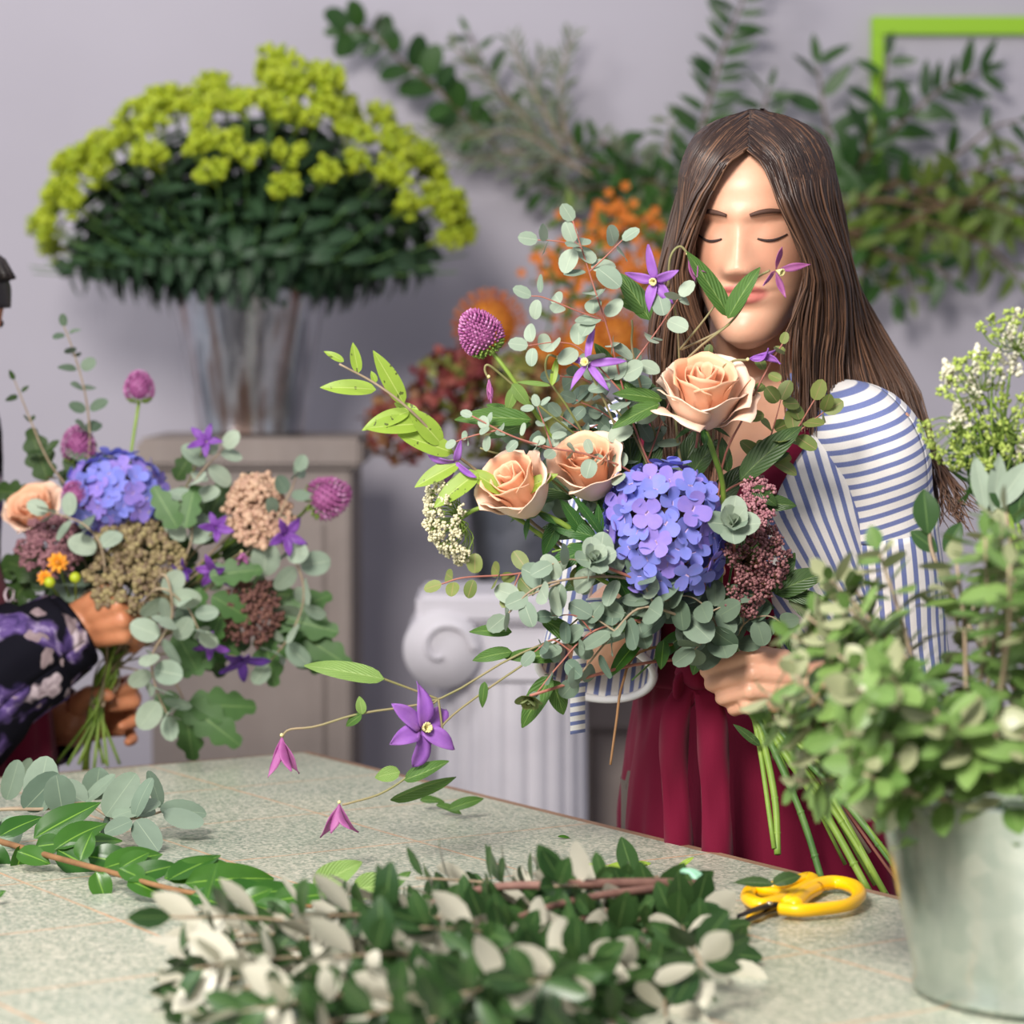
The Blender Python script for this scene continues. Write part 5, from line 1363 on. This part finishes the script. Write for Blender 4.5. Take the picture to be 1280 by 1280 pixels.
# ================================================================= garland of cut branches along the wall
YW=5.44
GG='branches of the wall garland'
def wbranch(label,path,L,W,mat,step,prof='ovate',sm='twig_dark',rr=.0035,droop=.3,start=.1,pair=False,nm='hanging_branch',up=.45,wild=.35,Y=YW):
    pts=spline(PP(path,Y),30); t=thing(nm,label,'foliage',pts[0],GG); bs,bl=MB(),MB(); tube(bs,pts,rr,rr*.4,6)
    tot=0; nxt=0; S=sum((b-a).length for a,b in zip(pts,pts[1:])); k=0
    for a,b_ in zip(pts,pts[1:]):
        tot+=(b_-a).length
        while nxt<tot:
            if nxt>S*start:
                d=(b_-a).normalized(); f=nxt/S
                for s in ((1,-1) if pair else ((1,) if k%2 else (-1,))):
                    sd=d.cross(V((0,-1,0)))*s
                    dd=(sd*.9+d*up+rnd(wild)+V((0,-.35,0))).normalized(); 
                    l=L*1.25*R.uniform(.75,1.15)*(1-.25*f)
                    leaf(bl,b_+dd*.004,dd,V((0,-1,.5))+rnd(.6),l,W*1.08*l/L,prof,.15,R.uniform(.1,.6),7,1)
                k+=1
            nxt+=step*.85*R.uniform(.85,1.15)
    leaf(bl,pts[-1],(pts[-1]-pts[-3]).normalized(),(0,-1,.3),L*.7,W*.7,prof,.15,.2,6,1)
    bs.build('stem',M[sm],t); bl.build('foliage',M[mat],t); return t
wbranch('dark eucalyptus tip reaching furthest left on the wall',[(640,200),(575,140),(545,110),(500,75),(462,40),(430,38)],.055,.036,'wall_lf',.036,'round',pair=True)
wbranch('dark leaf twig above the grey foliage on the wall',[(660,170),(620,110),(600,70),(585,40)],.05,.026,'wall_lf',.036,'ovate')
# grey needle sprays
gp_=[[(700,190),(640,150),(580,150),(530,170)],[(700,190),(640,130),(600,90),(570,60)],[(705,185),(670,120),(650,80),(640,50)],[(710,180),(700,120),(705,80),(715,45)],[(700,200),(640,190),(590,200),(550,190)],[(720,210),(660,170),(620,165),(570,175)],[(730,200),(690,140),(670,110),(680,70)],[(740,220),(700,200),(650,215),(600,190)]]
for i,p in enumerate(gp_):
    wbranch('feathery grey green spray bunched at the left end of the wall garland',p,.035,.006,'grey_lf',.0062,'lance','stem_tan',.003,up=1.3,wild=.6,Y=YW-.03*(i%3))
for p in ([(700,190),(760,210),(820,230),(860,250)],[(690,210),(740,250),(800,250),(850,230)],[(700,200),(760,180),(800,230),(840,280)],[(860,220),(780,230),(700,240),(660,230)]):
    wbranch('dusky green branch in the middle of the garland left of the brown hair',p,.05,.02,'wall_lf',.02,'ellip','twig_dark',.0035,wild=.6)
for p in ([(760,260),(700,235),(670,215)],[(800,260),(770,200),(750,170)],[(820,250),(835,180),(838,150)],[(850,260),(800,215),(790,180)]):
    wbranch('grey green twig in the middle of the garland above the rust flowers',p,.042,.014,'grey_lf',.014,'lance','stem_tan',.003,wild=.5)
wbranch('tall upright leafy branch rising to the top of the picture left of the brown hair',[(850,260),(872,180),(888,120),(905,60),(925,10),(940,-40)],.062,.027,'wall_lf',.030,'ovate','twig_dark',.0035,pair=True,up=.5,wild=.2,start=.0)
wbranch('short upright leafy branch just behind the brown hair',[(1000,260),(965,180),(955,140),(962,110)],.06,.028,'wall_lf',.034,'ovate','twig_dark',.0035,pair=True)
wbranch('glossy leafy branch reaching up to the green frame',[(1010,280),(1040,200),(1030,140),(1022,80)],.085,.042,'wall_lf',.036,'ovate','twig_dark',.0035,wild=.3)
wbranch('glossy leafy branch crossing the green frame to the right',[(1020,270),(1080,200),(1130,150),(1180,110),(1225,90)],.075,.036,'wall_lf',.034,'ovate','twig_dark',.004,pair=True,up=.6)
wbranch('leafy branch crossing the upright of the green frame',[(1020,290),(1060,230),(1085,180),(1100,120),(1110,70)],.07,.034,'wall_lf',.032,'ovate','twig_dark',.0035)
wbranch('thin dark branch drooping at the right end of the garland',[(1080,240),(1150,215),(1200,190),(1240,160),(1275,150)],.06,.03,'wall_lf',.05,'ovate','twig_dark',.004,start=.45)
for i,p in enumerate(([(1010,270),(1090,240),(1160,235),(1230,240),(1300,230)],[(1020,290),(1100,270),(1180,280),(1260,290)],[(1010,280),(1080,300),(1130,330),(1140,370)],[(1060,290),(1110,320),(1160,330),(1190,350)],[(1100,260),(1180,240),(1240,270),(1290,310)],[(1120,250),(1200,220),(1260,200),(1300,190)],[(1030,300),(1070,330),(1100,350),(1120,380)],[(1140,270),(1220,300),(1260,330),(1275,350)],[(1040,280),(1120,300),(1180,300),(1240,330)],[(1050,260),(1120,230),(1170,250),(1220,230)],[(1150,250),(1210,260),(1250,240),(1290,260)],[(1020,260),(1060,300),(1080,330),(1075,350)])):
    wbranch('olive green leafy branch massed right of the brown hair below the green frame',p,.062,.030,'wall_lf2' if i%3 else 'wall_lf',.024,'ovate','twig_dark',.004,wild=.7,Y=YW-.02*(i%4))
for p in ([(1010,275),(1100,250),(1180,262),(1260,225),(1320,235)],[(1040,290),(1120,285),(1200,250),(1290,275)]):
    wbranch('bare brown branch running through the right half of the garland',p,.04,.02,'wall_lf2',.12,'ovate','twig_dark',.006,Y=YW-.06)
# ================================================================= foreground bucket
FX,FY=.438,2.235
fz=P(1105,962,2.235).z
pail('galvanised bucket of leafy branches on the worktable at the right',FX,FY,TZ+.001,fz-TZ,.157,.122,M['zinc'])
mz=V((FX,FY,fz-.02)); fg=random.Random(11)
def fei_proto(k,L=.32,mat='fei2',leafL=.031,n=24,name='foliage_branch',label='',group='',z0=.08,wid=.60,flip=.5):
    rg=random.Random(k+40); t=thing(name,label,'foliage',(0,0,0),group); bs,bl=MB(),MB()
    top=V((rg.uniform(-.05,.05),rg.uniform(-.05,.05),L)); pts=spline([V((0,0,0)),V((0,0,L*.35)),top*.7+V((0,0,.02)),top],16); tube(bs,pts,.0028,.0012,6)
    for i in range(n):
        f=z0+(1-z0)*i/n; p=pts[min(15,int(f*16))].lerp(pts[min(16,int(f*16)+1)],f*16%1); a=i*2.4+rg.uniform(-.4,.4)
        for s in ((0,PI) if i%2 else (0,)):
            d=V((math.cos(a+s),math.sin(a+s),rg.uniform(.1,.9))); l=leafL*rg.uniform(.75,1.15)
            leaf(bl,p+d.normalized()*.003,d,(V((0,0,1))+rnd(.35))*(-1 if rg.random()<flip else 1),l,l*wid,'obov' if rg.random()<.3 else 'ellip',.15,rg.uniform(-.1,.6),7,2)
    leaf(bl,top,(top-pts[-3]).normalized(),rdir(),leafL*.8,leafL*.45,'ellip',.15,.1,6,2)
    bs.build('stem',M['stem_tan'],t); bl.build('foliage',M[mat],t); return t
FGp='leafy branches in the galvanised bucket'
fp=[fei_proto(k,label='leafy green branch with pale leaf backs crowded in the galvanised bucket',group=FGp,flip=.26,leafL=.034) for k in range(6)]
used2=set(); cnt=0
for d in fib(112):
    if d.z<-.15: continue
    if d.y>.75 and d.z<.3: continue
    zz=max(-.03,d.z)
    e=mz+V((d.x*.235,d.y*.19,.055+max(0,-d.y)*.02+zz*.155+fg.uniform(-.02,.02)))
    s=mz+V((d.x*.10,d.y*.10,-.05+.03*fg.random())); v=e-s
    if v.length<.08: continue
    k=fg.randrange(6); scl=max(.45,v.length/.32)
    mt=Matrix.Translation(s)@(frame(v)@Matrix.Rotation(fg.random()*6,3,'Z')).to_4x4()@Matrix.Diagonal((1,1,scl,1))
    if k in used2: dup(fp[k],mt)
    else: fp[k].matrix_basis=mt; used2.add(k)
    cnt+=1
# branches spilling left over the rim
for x,y,Y in ((972,935,2.2),(1010,900,2.15),(1012,975,2.2),(1050,990,2.15),(1010,800,2.2),(1015,760,2.25),(1030,870,2.1),(1065,950,2.08),(1040,730,2.3),(1100,975,2.08),(985,920,2.25),(1025,950,2.1),(1055,900,2.05),(1025,835,2.12),(1050,830,2.05),(1015,770,2.2),(1060,740,2.2)):
    if 780<y<915: x+=38
    e=P(x,y,Y); s=mz+V((-.09+fg.uniform(0,.05),fg.uniform(-.06,.05),.015)); v=e-s; k=fg.randrange(6)
    dup(fp[k],Matrix.Translation(s)@(frame(v)@Matrix.Rotation(fg.random()*6,3,'Z')).to_4x4()@Matrix.Diagonal((.9,.9,v.length/.32,1)))
# taller sharper pieces behind, in the same bucket
TG='taller stems in the galvanised bucket'
for i,(x,y,Y,lb,lv) in enumerate(((1160,655,2.52,'single branch tip with one broad green leaf beside the striped sleeve',((1160,668,95,.040,.024),(1172,690,140,.03,.018),(1180,690,60,.03,.016))),(1255,640,2.5,'olive leafed tip with pale leaf backs at the right edge',((1232,640,100,.05,.017),(1240,640,80,.05,.018),(1244,636,55,.05,.022),(1255,640,110,.03,.016),(1270,655,80,.04,.02))))):
    t=thing('foliage_branch',lb,'foliage',P(x,y,Y),TG); stem_part(t,[P(x,y,Y),P(x+20,y+70,Y-.03),mz+V((0,.05,0))],.0015,.0025,M['stem_tan'])
    for k,(lx,ly,a,L,W_) in enumerate(lv): lf(t,lx,ly,Y-.005,a,L,W_,'fei' if i==0 or k>2 else 'euc_pale','ellip',.12,.2,(.3*(k%2),-1,.3))
lm=simple('lime_umbel_floret',(150,172,64),.6,col2=(186,200,110),island=True,trans=.1)
cw=simple('cream_spike_floret',(214,208,180),.7,col2=(234,230,210),island=True,trans=.1)
for x,y,r,ax,lb in ((1182,572,.030,(-.5,-.2,-.75),'lime dill umbel nodding over the striped sleeve'),(1232,520,.034,(-.3,-.5,.7),'lime dill umbel in the middle of the right edge bunch'),(1250,560,.032,(.1,-.6,.5),'lime dill umbel low at the right edge'),(1205,455,.026,(-.5,-.3,.8),'lime dill umbel high up beside the drooping hair'),(1274,395,.03,(0,-.3,1),'topmost lime dill umbel at the right edge'),(1268,500,.036,(.2,-.5,.8),'lime dill umbel cut by the right edge of the picture')):
    c_=P(x,y,2.52); axv=V(ax).normalized(); umbel(lb,c_,ax,r*1.25,.030,[c_-axv*.05+V((.02,0,-.02)),P(1262+R.uniform(-6,10),650,2.5),mz+V((R.uniform(0,.06),.05,0))],TG,lm,M['lace_g'],24,.0016,8,.0060,.5,name='dill_flower',stem_r=.0016)
for i,(x,y,x2,y2,lb) in enumerate(((1240,480,1274,385,'tallest cream flower spike at the right edge'),(1190,475,1180,450,'short cream flower spike left of the lime dill'),(1215,500,1222,430,'cream flower spike between lime dill umbels'),(1200,530,1196,500,'small cream flower spike above the nodding dill'),(1274,600,1280,540,'cream flower spike low at the right edge'),(1262,470,1290,400,'cream flower spike half outside the right edge'))):
    t=thing('flower_spike',lb,'flower',P(x,y,2.53),TG); a,b_=P(x,y,2.53),P(x2,y2,2.53); b=MB()
    for k in range(90):
        f=R.random(); p=a.lerp(b_,f)+rnd(.008*(1.1-f)); blob(b,p,.0022*R.uniform(.7,1.2),1)
    b.build('flower_head',cw,t); stem_part(t,[b_,a,P(1262,650,2.5),mz+V((.04,.05,0))],.0008,.0016,M['stem'])
for i in range(5):
    x=1200+16*i; t=thing('dill_frond','thin dark green feathery frond beneath the lime dill','foliage',P(x,590,2.54),TG); b=MB(); pts=spline(PP([(1262,660,2.52),(x+20,620,2.53),(x,560+R.uniform(-20,20),2.54)]),16)
    for p in pts[3:]:
        for q in range(3): leaf(b,p,(rdir()+V((0,0,.5))).normalized(),(0,-1,0),.024,.003,'lance',.1,.3,4,1)
    b.build('foliage',M['wall_lf'],t); stem_part(t,pts[::-1]+[mz+V((.04,.05,0))],.0008,.0016,M['stem2'])
# ================================================================= tied bundle lying in front
BGp='branches of the tied bundle lying in front'
bp=[fei_proto(10+k,L=.34,mat='fei',leafL=.046,n=15,flip=.60 if k<3 else .22,name='cut_branch',label='leafy branch with whitish leaf backs in the tied bundle lying in front',group=BGp,z0=.22,wid=.55) for k in range(6)]
S0=T(858,1116,.925); u3=set()
tg=[]
for i in range(52):
    x=fg.uniform(200,700); lo=1215-.10*(x-200); tg.append((x,fg.uniform(lo,1330),.905+fg.uniform(0,.02)))
tg+=[(235,1205,.915),(270,1185,.915),(225,1250,.91),(345,1165,.915),(430,1150,.915),(310,1280,.91),(520,1145,.92),(610,1135,.92),(570,1165,.92),(655,1165,.925),(700,1190,.925),(640,1230,.92),(760,1240,.92),(820,1262,.912),(868,1222,.908),(884,1200,.91),(720,1275,.915),(540,1240,.92),(460,1195,.92),(390,1230,.915),(835,1200,.915),(790,1175,.92)]
for i,(x,y,z) in enumerate(tg):
    e=T(x,y,z); s=S0+V((fg.uniform(-.03,.01),fg.uniform(-.02,.02),fg.uniform(-.02,.012)))
    v=e-s; 
    if v.length>.36: s=e-v.normalized()*.36; v=e-s
    k=fg.randrange(3)+(0 if x<430+fg.uniform(-120,120) else 3); mt=Matrix.Translation(s)@(frame(v)@Matrix.Rotation(fg.random()*6,3,'Z')).to_4x4()@Matrix.Diagonal((.85,.85,v.length/.34,1))
    if k in u3: dup(bp[k],mt)
    else: bp[k].matrix_basis=mt; u3.add(k)
for i,(p,rr) in enumerate((([(876,1106,.945),(800,1104,.955),(700,1106,.96),(600,1112,.955),(480,1150,.94)],.0048),([(880,1112,.935),(810,1112,.95),(700,1130,.95),(560,1180,.94)],.0042),([(872,1118,.925),(790,1130,.935),(640,1180,.94)],.004))):
    t=thing('cut_branch',['woody butt end lying on top of the tied bundle','second woody butt end of the tied bundle, under the top one','lowest woody butt end of the tied bundle'][i],'branch',T(*p[0]),'butt ends of the tied bundle')
    b=MB(); tube(b,spline([T(*q) for q in p],24),rr,rr*.6,8); b.build('stem',simple('bark_plum',(112,78,70),.7,col2=(140,104,92),scale=60),t)
b=MB(); c_=T(858,1112,.938); ax=(T(800,1108,.95)-T(876,1110,.94)).normalized(); F=frame(ax)
for q in (-.004,.0,.004): tube(b,[c_+ax*q+F@V((math.cos(a)*.020,math.sin(a)*.016,0)) for a in [2*PI*k/30 for k in range(31)]],.0028,sides=6,cap=False)
tag(b.build('binding_tape',simple('mint_tape',(150,200,170),.5),None),'mint green tape wound round the butts of the tied bundle','tape')
tp=thing('leaf_tip','single dark leaf sticking straight up behind the bundle butts','leaf',T(790,1100,.93)); lf(tp,793,1098,2.60,108,.040,.020,'fei','ellip',.2,.1,(-.2,-.9,.2)); stem_part(tp,[P(793,1098,2.6),T(800,1104,.95)],.001,.001,M['stem_tan'],6)
# ================================================================= cuttings on the table
t=thing('eucalyptus_branch','grey eucalyptus branch lying on the worktable at the left, above the glossy leaf branch','foliage',T(0,1012),'branches lying on the worktable')
pts=spline([T(-60,1020,.925),T(0,1012,.93),T(60,1011,.932),T(105,1004,.932),T(140,1022,.928),T(175,1022,.925),T(215,1010,.925)],40); b=MB(); tube(b,pts,.0022,.0012,6); b.build('stem',M['stem_tan'],t)
b=MB()
for (x,y,a,L,W_,dy,n) in ((8,1000,70,.05,.026,0,(.4,-.8,.3)),(18,985,62,.042,.020,0,(.6,-.6,.3)),(30,1012,45,.058,.036,0,(.6,-.7,.2)),(45,1010,80,.062,.040,.2,(0,-.8,.6)),(52,1012,62,.05,.034,-.2,(-.4,-.7,.5)),(78,1015,95,.045,.036,-.3,(.0,-.8,.6)),(20,1020,250,.048,.036,-.4,(-.2,-.7,.7)),(0,1020,200,.05,.04,-.3,(0,-.6,.8)),(105,1004,40,.05,.030,.3,(0,-.5,.9)),(118,1000,80,.040,.034,-.1,(.1,-.9,.4)),(108,1004,150,.045,.034,.1,(.3,-.8,.5)),(132,1020,55,.060,.034,.1,(.5,-.7,.4)),(140,1022,20,.060,.030,.4,(0,-.4,.9)),(135,1018,260,.04,.012,-.3,(.8,-.6,.2)),(168,1022,75,.050,.022,-.1,(-.7,-.7,.1)),(170,1025,310,.046,.030,-.4,(-.1,-.6,.8)),(165,1026,200,.034,.024,-.4,(-.1,-.6,.8)),(200,1010,100,.046,.022,.0,(.6,-.7,.2)),(200,1012,-5,.056,.032,.3,(0,-.5,.9)),(205,1014,-18,.050,.03,-.2,(0,.5,-.8)),(195,1015,170,.03,.024,-.2,(0,-.6,.8)),(90,1020,280,.034,.026,-.3,(0,-.7,.7)),(60,1000,110,.05,.04,.3,(0,-.8,.6))):
    an=math.radians(a); leaf(b,T(x,y,.931),V((math.cos(an),dy,math.sin(an))),V(n)+rnd(.25),L*.88,W_*.95,'round',.1,R.uniform(-.1,.5),8,2,.01)
b.build('foliage',M['euc'],t)
t=thing('leafy_branch','glossy green leafy branch lying along the worktable at the left','foliage',T(0,1052),'branches lying on the worktable')
pts=spline([T(-60,1038,.912),T(0,1052,.915),T(55,1068,.917),T(130,1088,.918),T(210,1110,.918),T(300,1125,.916),T(390,1133,.915)],50); b=MB(); tube(b,pts,.0036,.0018,8); b.build('stem',M['stem_brown'],t)
b=MB()
for (x,y,a,L,W_,dy,n) in ((28,1056,262,.035,.022,-.2,(.9,-.4,.3)),(22,1064,-15,.036,.022,-.5,(.1,-.6,.8)),(42,1048,36,.072,.032,.3,(-.3,-.6,.8)),(45,1058,12,.030,.022,-.2,(-.2,-.8,.6)),(68,1062,40,.060,.030,.5,(-.2,-.4,.9)),(72,1062,-28,.062,.036,-.4,(.2,-.7,.7)),(110,1070,-10,.05,.03,-.1,(.3,-.7,.7)),(80,1056,5,.060,.032,.6,(-.1,-.2,1)),(130,1085,18,.058,.030,.5,(-.2,-.4,.9)),(158,1098,20,.046,.022,.2,(-.2,-.7,.7)),(160,1100,-18,.040,.022,-.5,(.1,-.5,.9)),(150,1085,35,.03,.022,.4,(-.2,-.4,.9)),(205,1098,14,.066,.028,.3,(-.2,-.6,.8)),(210,1100,30,.058,.026,.7,(-.2,-.3,.9)),(232,1104,8,.080,.032,.2,(-.15,-.65,.75)),(225,1108,275,.038,.026,-.4,(.8,-.5,.4)),(240,1118,-10,.042,.024,-.6,(.1,-.5,.9)),(258,1128,78,.036,.013,-.1,(-.9,-.3,.2)),(275,1118,10,.046,.026,.2,(-.2,-.5,.8)),(300,1128,30,.03,.016,.2,(-.6,-.6,.5)),(310,1120,12,.05,.024,.4,(-.2,-.4,.9)),(318,1130,-20,.045,.026,-.3,(.1,-.5,.9)),(340,1126,8,.055,.026,.2,(-.2,-.5,.8)),(0,1045,35,.045,.026,.4,(-.2,-.4,.9)),(-20,1055,300,.045,.03,-.3,(0,-.5,.9)),(-5,1060,250,.03,.02,-.3,(0,-.5,.9)),(180,1100,150,.03,.02,.4,(0,-.4,.9)),(120,1090,290,.03,.022,-.4,(0,-.5,.9)),(100,1075,75,.03,.02,.4,(0,-.4,.9))):
    an=math.radians(a); leaf(b,T(x,y,.919),V((math.cos(an),dy,math.sin(an)*.8)),V(n)+V((0,-.45,0)),L*1.05,W_*1.55,'ovate',.22,R.uniform(.0,.45),10,3,.02)
b.build('foliage',M['salal'],t)
def loose(label,parts,name='leaf',z=.906,group='loose leaf cuttings on the worktable'):
    t=thing(name,label,'leaf',T(parts[0][0],parts[0][1]),group)
    for (x,y,a,L,W_,dy,n,mt) in parts:
        b=MB(); an=math.radians(a); leaf(b,T(x,y,z),V((math.cos(an),dy,math.sin(an))),n,L,W_,'ovate',.25,.3,12,3,.03,.06 if 'serr' in label else 0); b.build('blade' if len(parts)==1 else 'leaflet',M[mt],t)
    return t
loose('curled leaf cutting lying by the far table edge below the trailing vine',[(525,1000,0,.028,.020,.2,(0,-.6,.8),'clem'),(560,1012,20,.042,.022,.2,(-.2,-.8,.5),'clem'),(545,1006,-12,.03,.02,-.1,(0,-.5,.9),'clem')],z=.912)
loose('pale green leaf standing behind the tied bundle, left of centre',[(392,1110,32,.05,.04,-.1,(-.2,-.9,.4),'clem_lt'),(440,1112,10,.045,.04,-.1,(.3,-.8,.5),'clem_lt')],z=.915)
loose('small folded leaf poking up right of the pale leaf',[(480,1118,45,.032,.02,0,(-.5,-.8,.3),'clem')],z=.912)
loose('tiny green leaf scrap alone near the far table edge',[(697,1046,0,.014,.008,.1,(0,-.5,.9),'salal')],z=.9025)
loose('pale leaf scrap with a thin stalk behind the upright dark leaf',[(752,1092,15,.05,.022,.2,(0,-.7,.7),'lime'),(770,1098,150,.03,.02,.1,(0,-.8,.5),'lime'),(845,1088,40,.022,.010,.2,(0,-.6,.8),'lime')],z=.91)
loose('leaf with serrated edge lying on the yellow scissor handles',[(968,1106,170,.038,.020,-.1,(0,-.6,.8),'dark_lf'),(966,1106,20,.030,.024,.3,(-.1,-.7,.7),'dark_lf')],z=.925)
loose('leaf tip entering at the left edge of the worktable',[(-14,1126,35,.018,.014,.2,(0,-.7,.7),'salal')],z=.905)
# ================================================================= yellow scissors
yl=simple('yellow_plastic',(250,190,0),.28,spec=.5); bm_=simple('dark_blade_steel',(70,68,70),.3,.9)
t=thing('scissors','yellow handled florist scissors lying on the worktable by the galvanised bucket','scissors',T(985,1130),)
def loop(cx,cy,pts,z,r): 
    b=MB(); q=spline([T(x,y,z) for x,y in pts],48); tube(b,q,r,sides=10,flat=.8); return b
b=loop(0,0,[(985,1130),(1005,1112),(1040,1103),(1066,1108),(1074,1120),(1060,1131),(1030,1136),(1000,1138),(975,1136)],.910,.0072); b.build('handle_loop',yl,t)
b=MB(); tube(b,spline([T(992,1134,.908),T(1004,1120,.908),T(1022,1110,.908)],10),.0085,.0065,10); b.build('handle_shank',yl,t)
b=loop(0,0,[(985,1122),(960,1116),(940,1112),(935,1122),(948,1130),(965,1128),(985,1120),(1005,1110),(1016,1102),(1010,1097),(985,1104),(962,1110)],.911,.0070); b.build('handle_loop',yl,t)
def blade(pts,z,w0,tip):
    b=MB(); q=[T(x,y,z) for x,y in pts]; n=12; Q=spline(q,n); side=V((0,0,1)).cross((Q[-1]-Q[0]).normalized())
    for i,p in enumerate(Q):
        w=w0*(1-i/n)**.8+.0006
        for dz in (.0016,-.0016):
            b.add(p+side*w+V((0,0,dz))); b.add(p-side*w*.5+V((0,0,dz)))
    for i in range(n):
        o=4*i; 
        for k0,k1 in ((0,1),(1,3),(3,2),(2,0)): b.face(o+k0,o+k1,o+4+k1,o+4+k0)
    b.face(0,2,3,1); o=4*n; b.face(o,o+1,o+3,o+2); return b
blade([(994,1132),(965,1130),(945,1136),(921,1146)],.912,.0075,0).build('blade',bm_,t)
blade([(985,1128),(958,1138),(940,1147),(926,1153)],.906,.0065,0).build('blade',bm_,t)
b=MB(); blob(b,T(962,1129,.916),.0030,2,(0,0,1),.6); b.build('pivot_screw',simple('bright_screw',(200,190,170),.25,.9),t)
b=MB(); tube(b,[T(936,1148,.904),T(951,1142,.905)],.0032,.0026,8); b.build('spring_tab',yl,t)
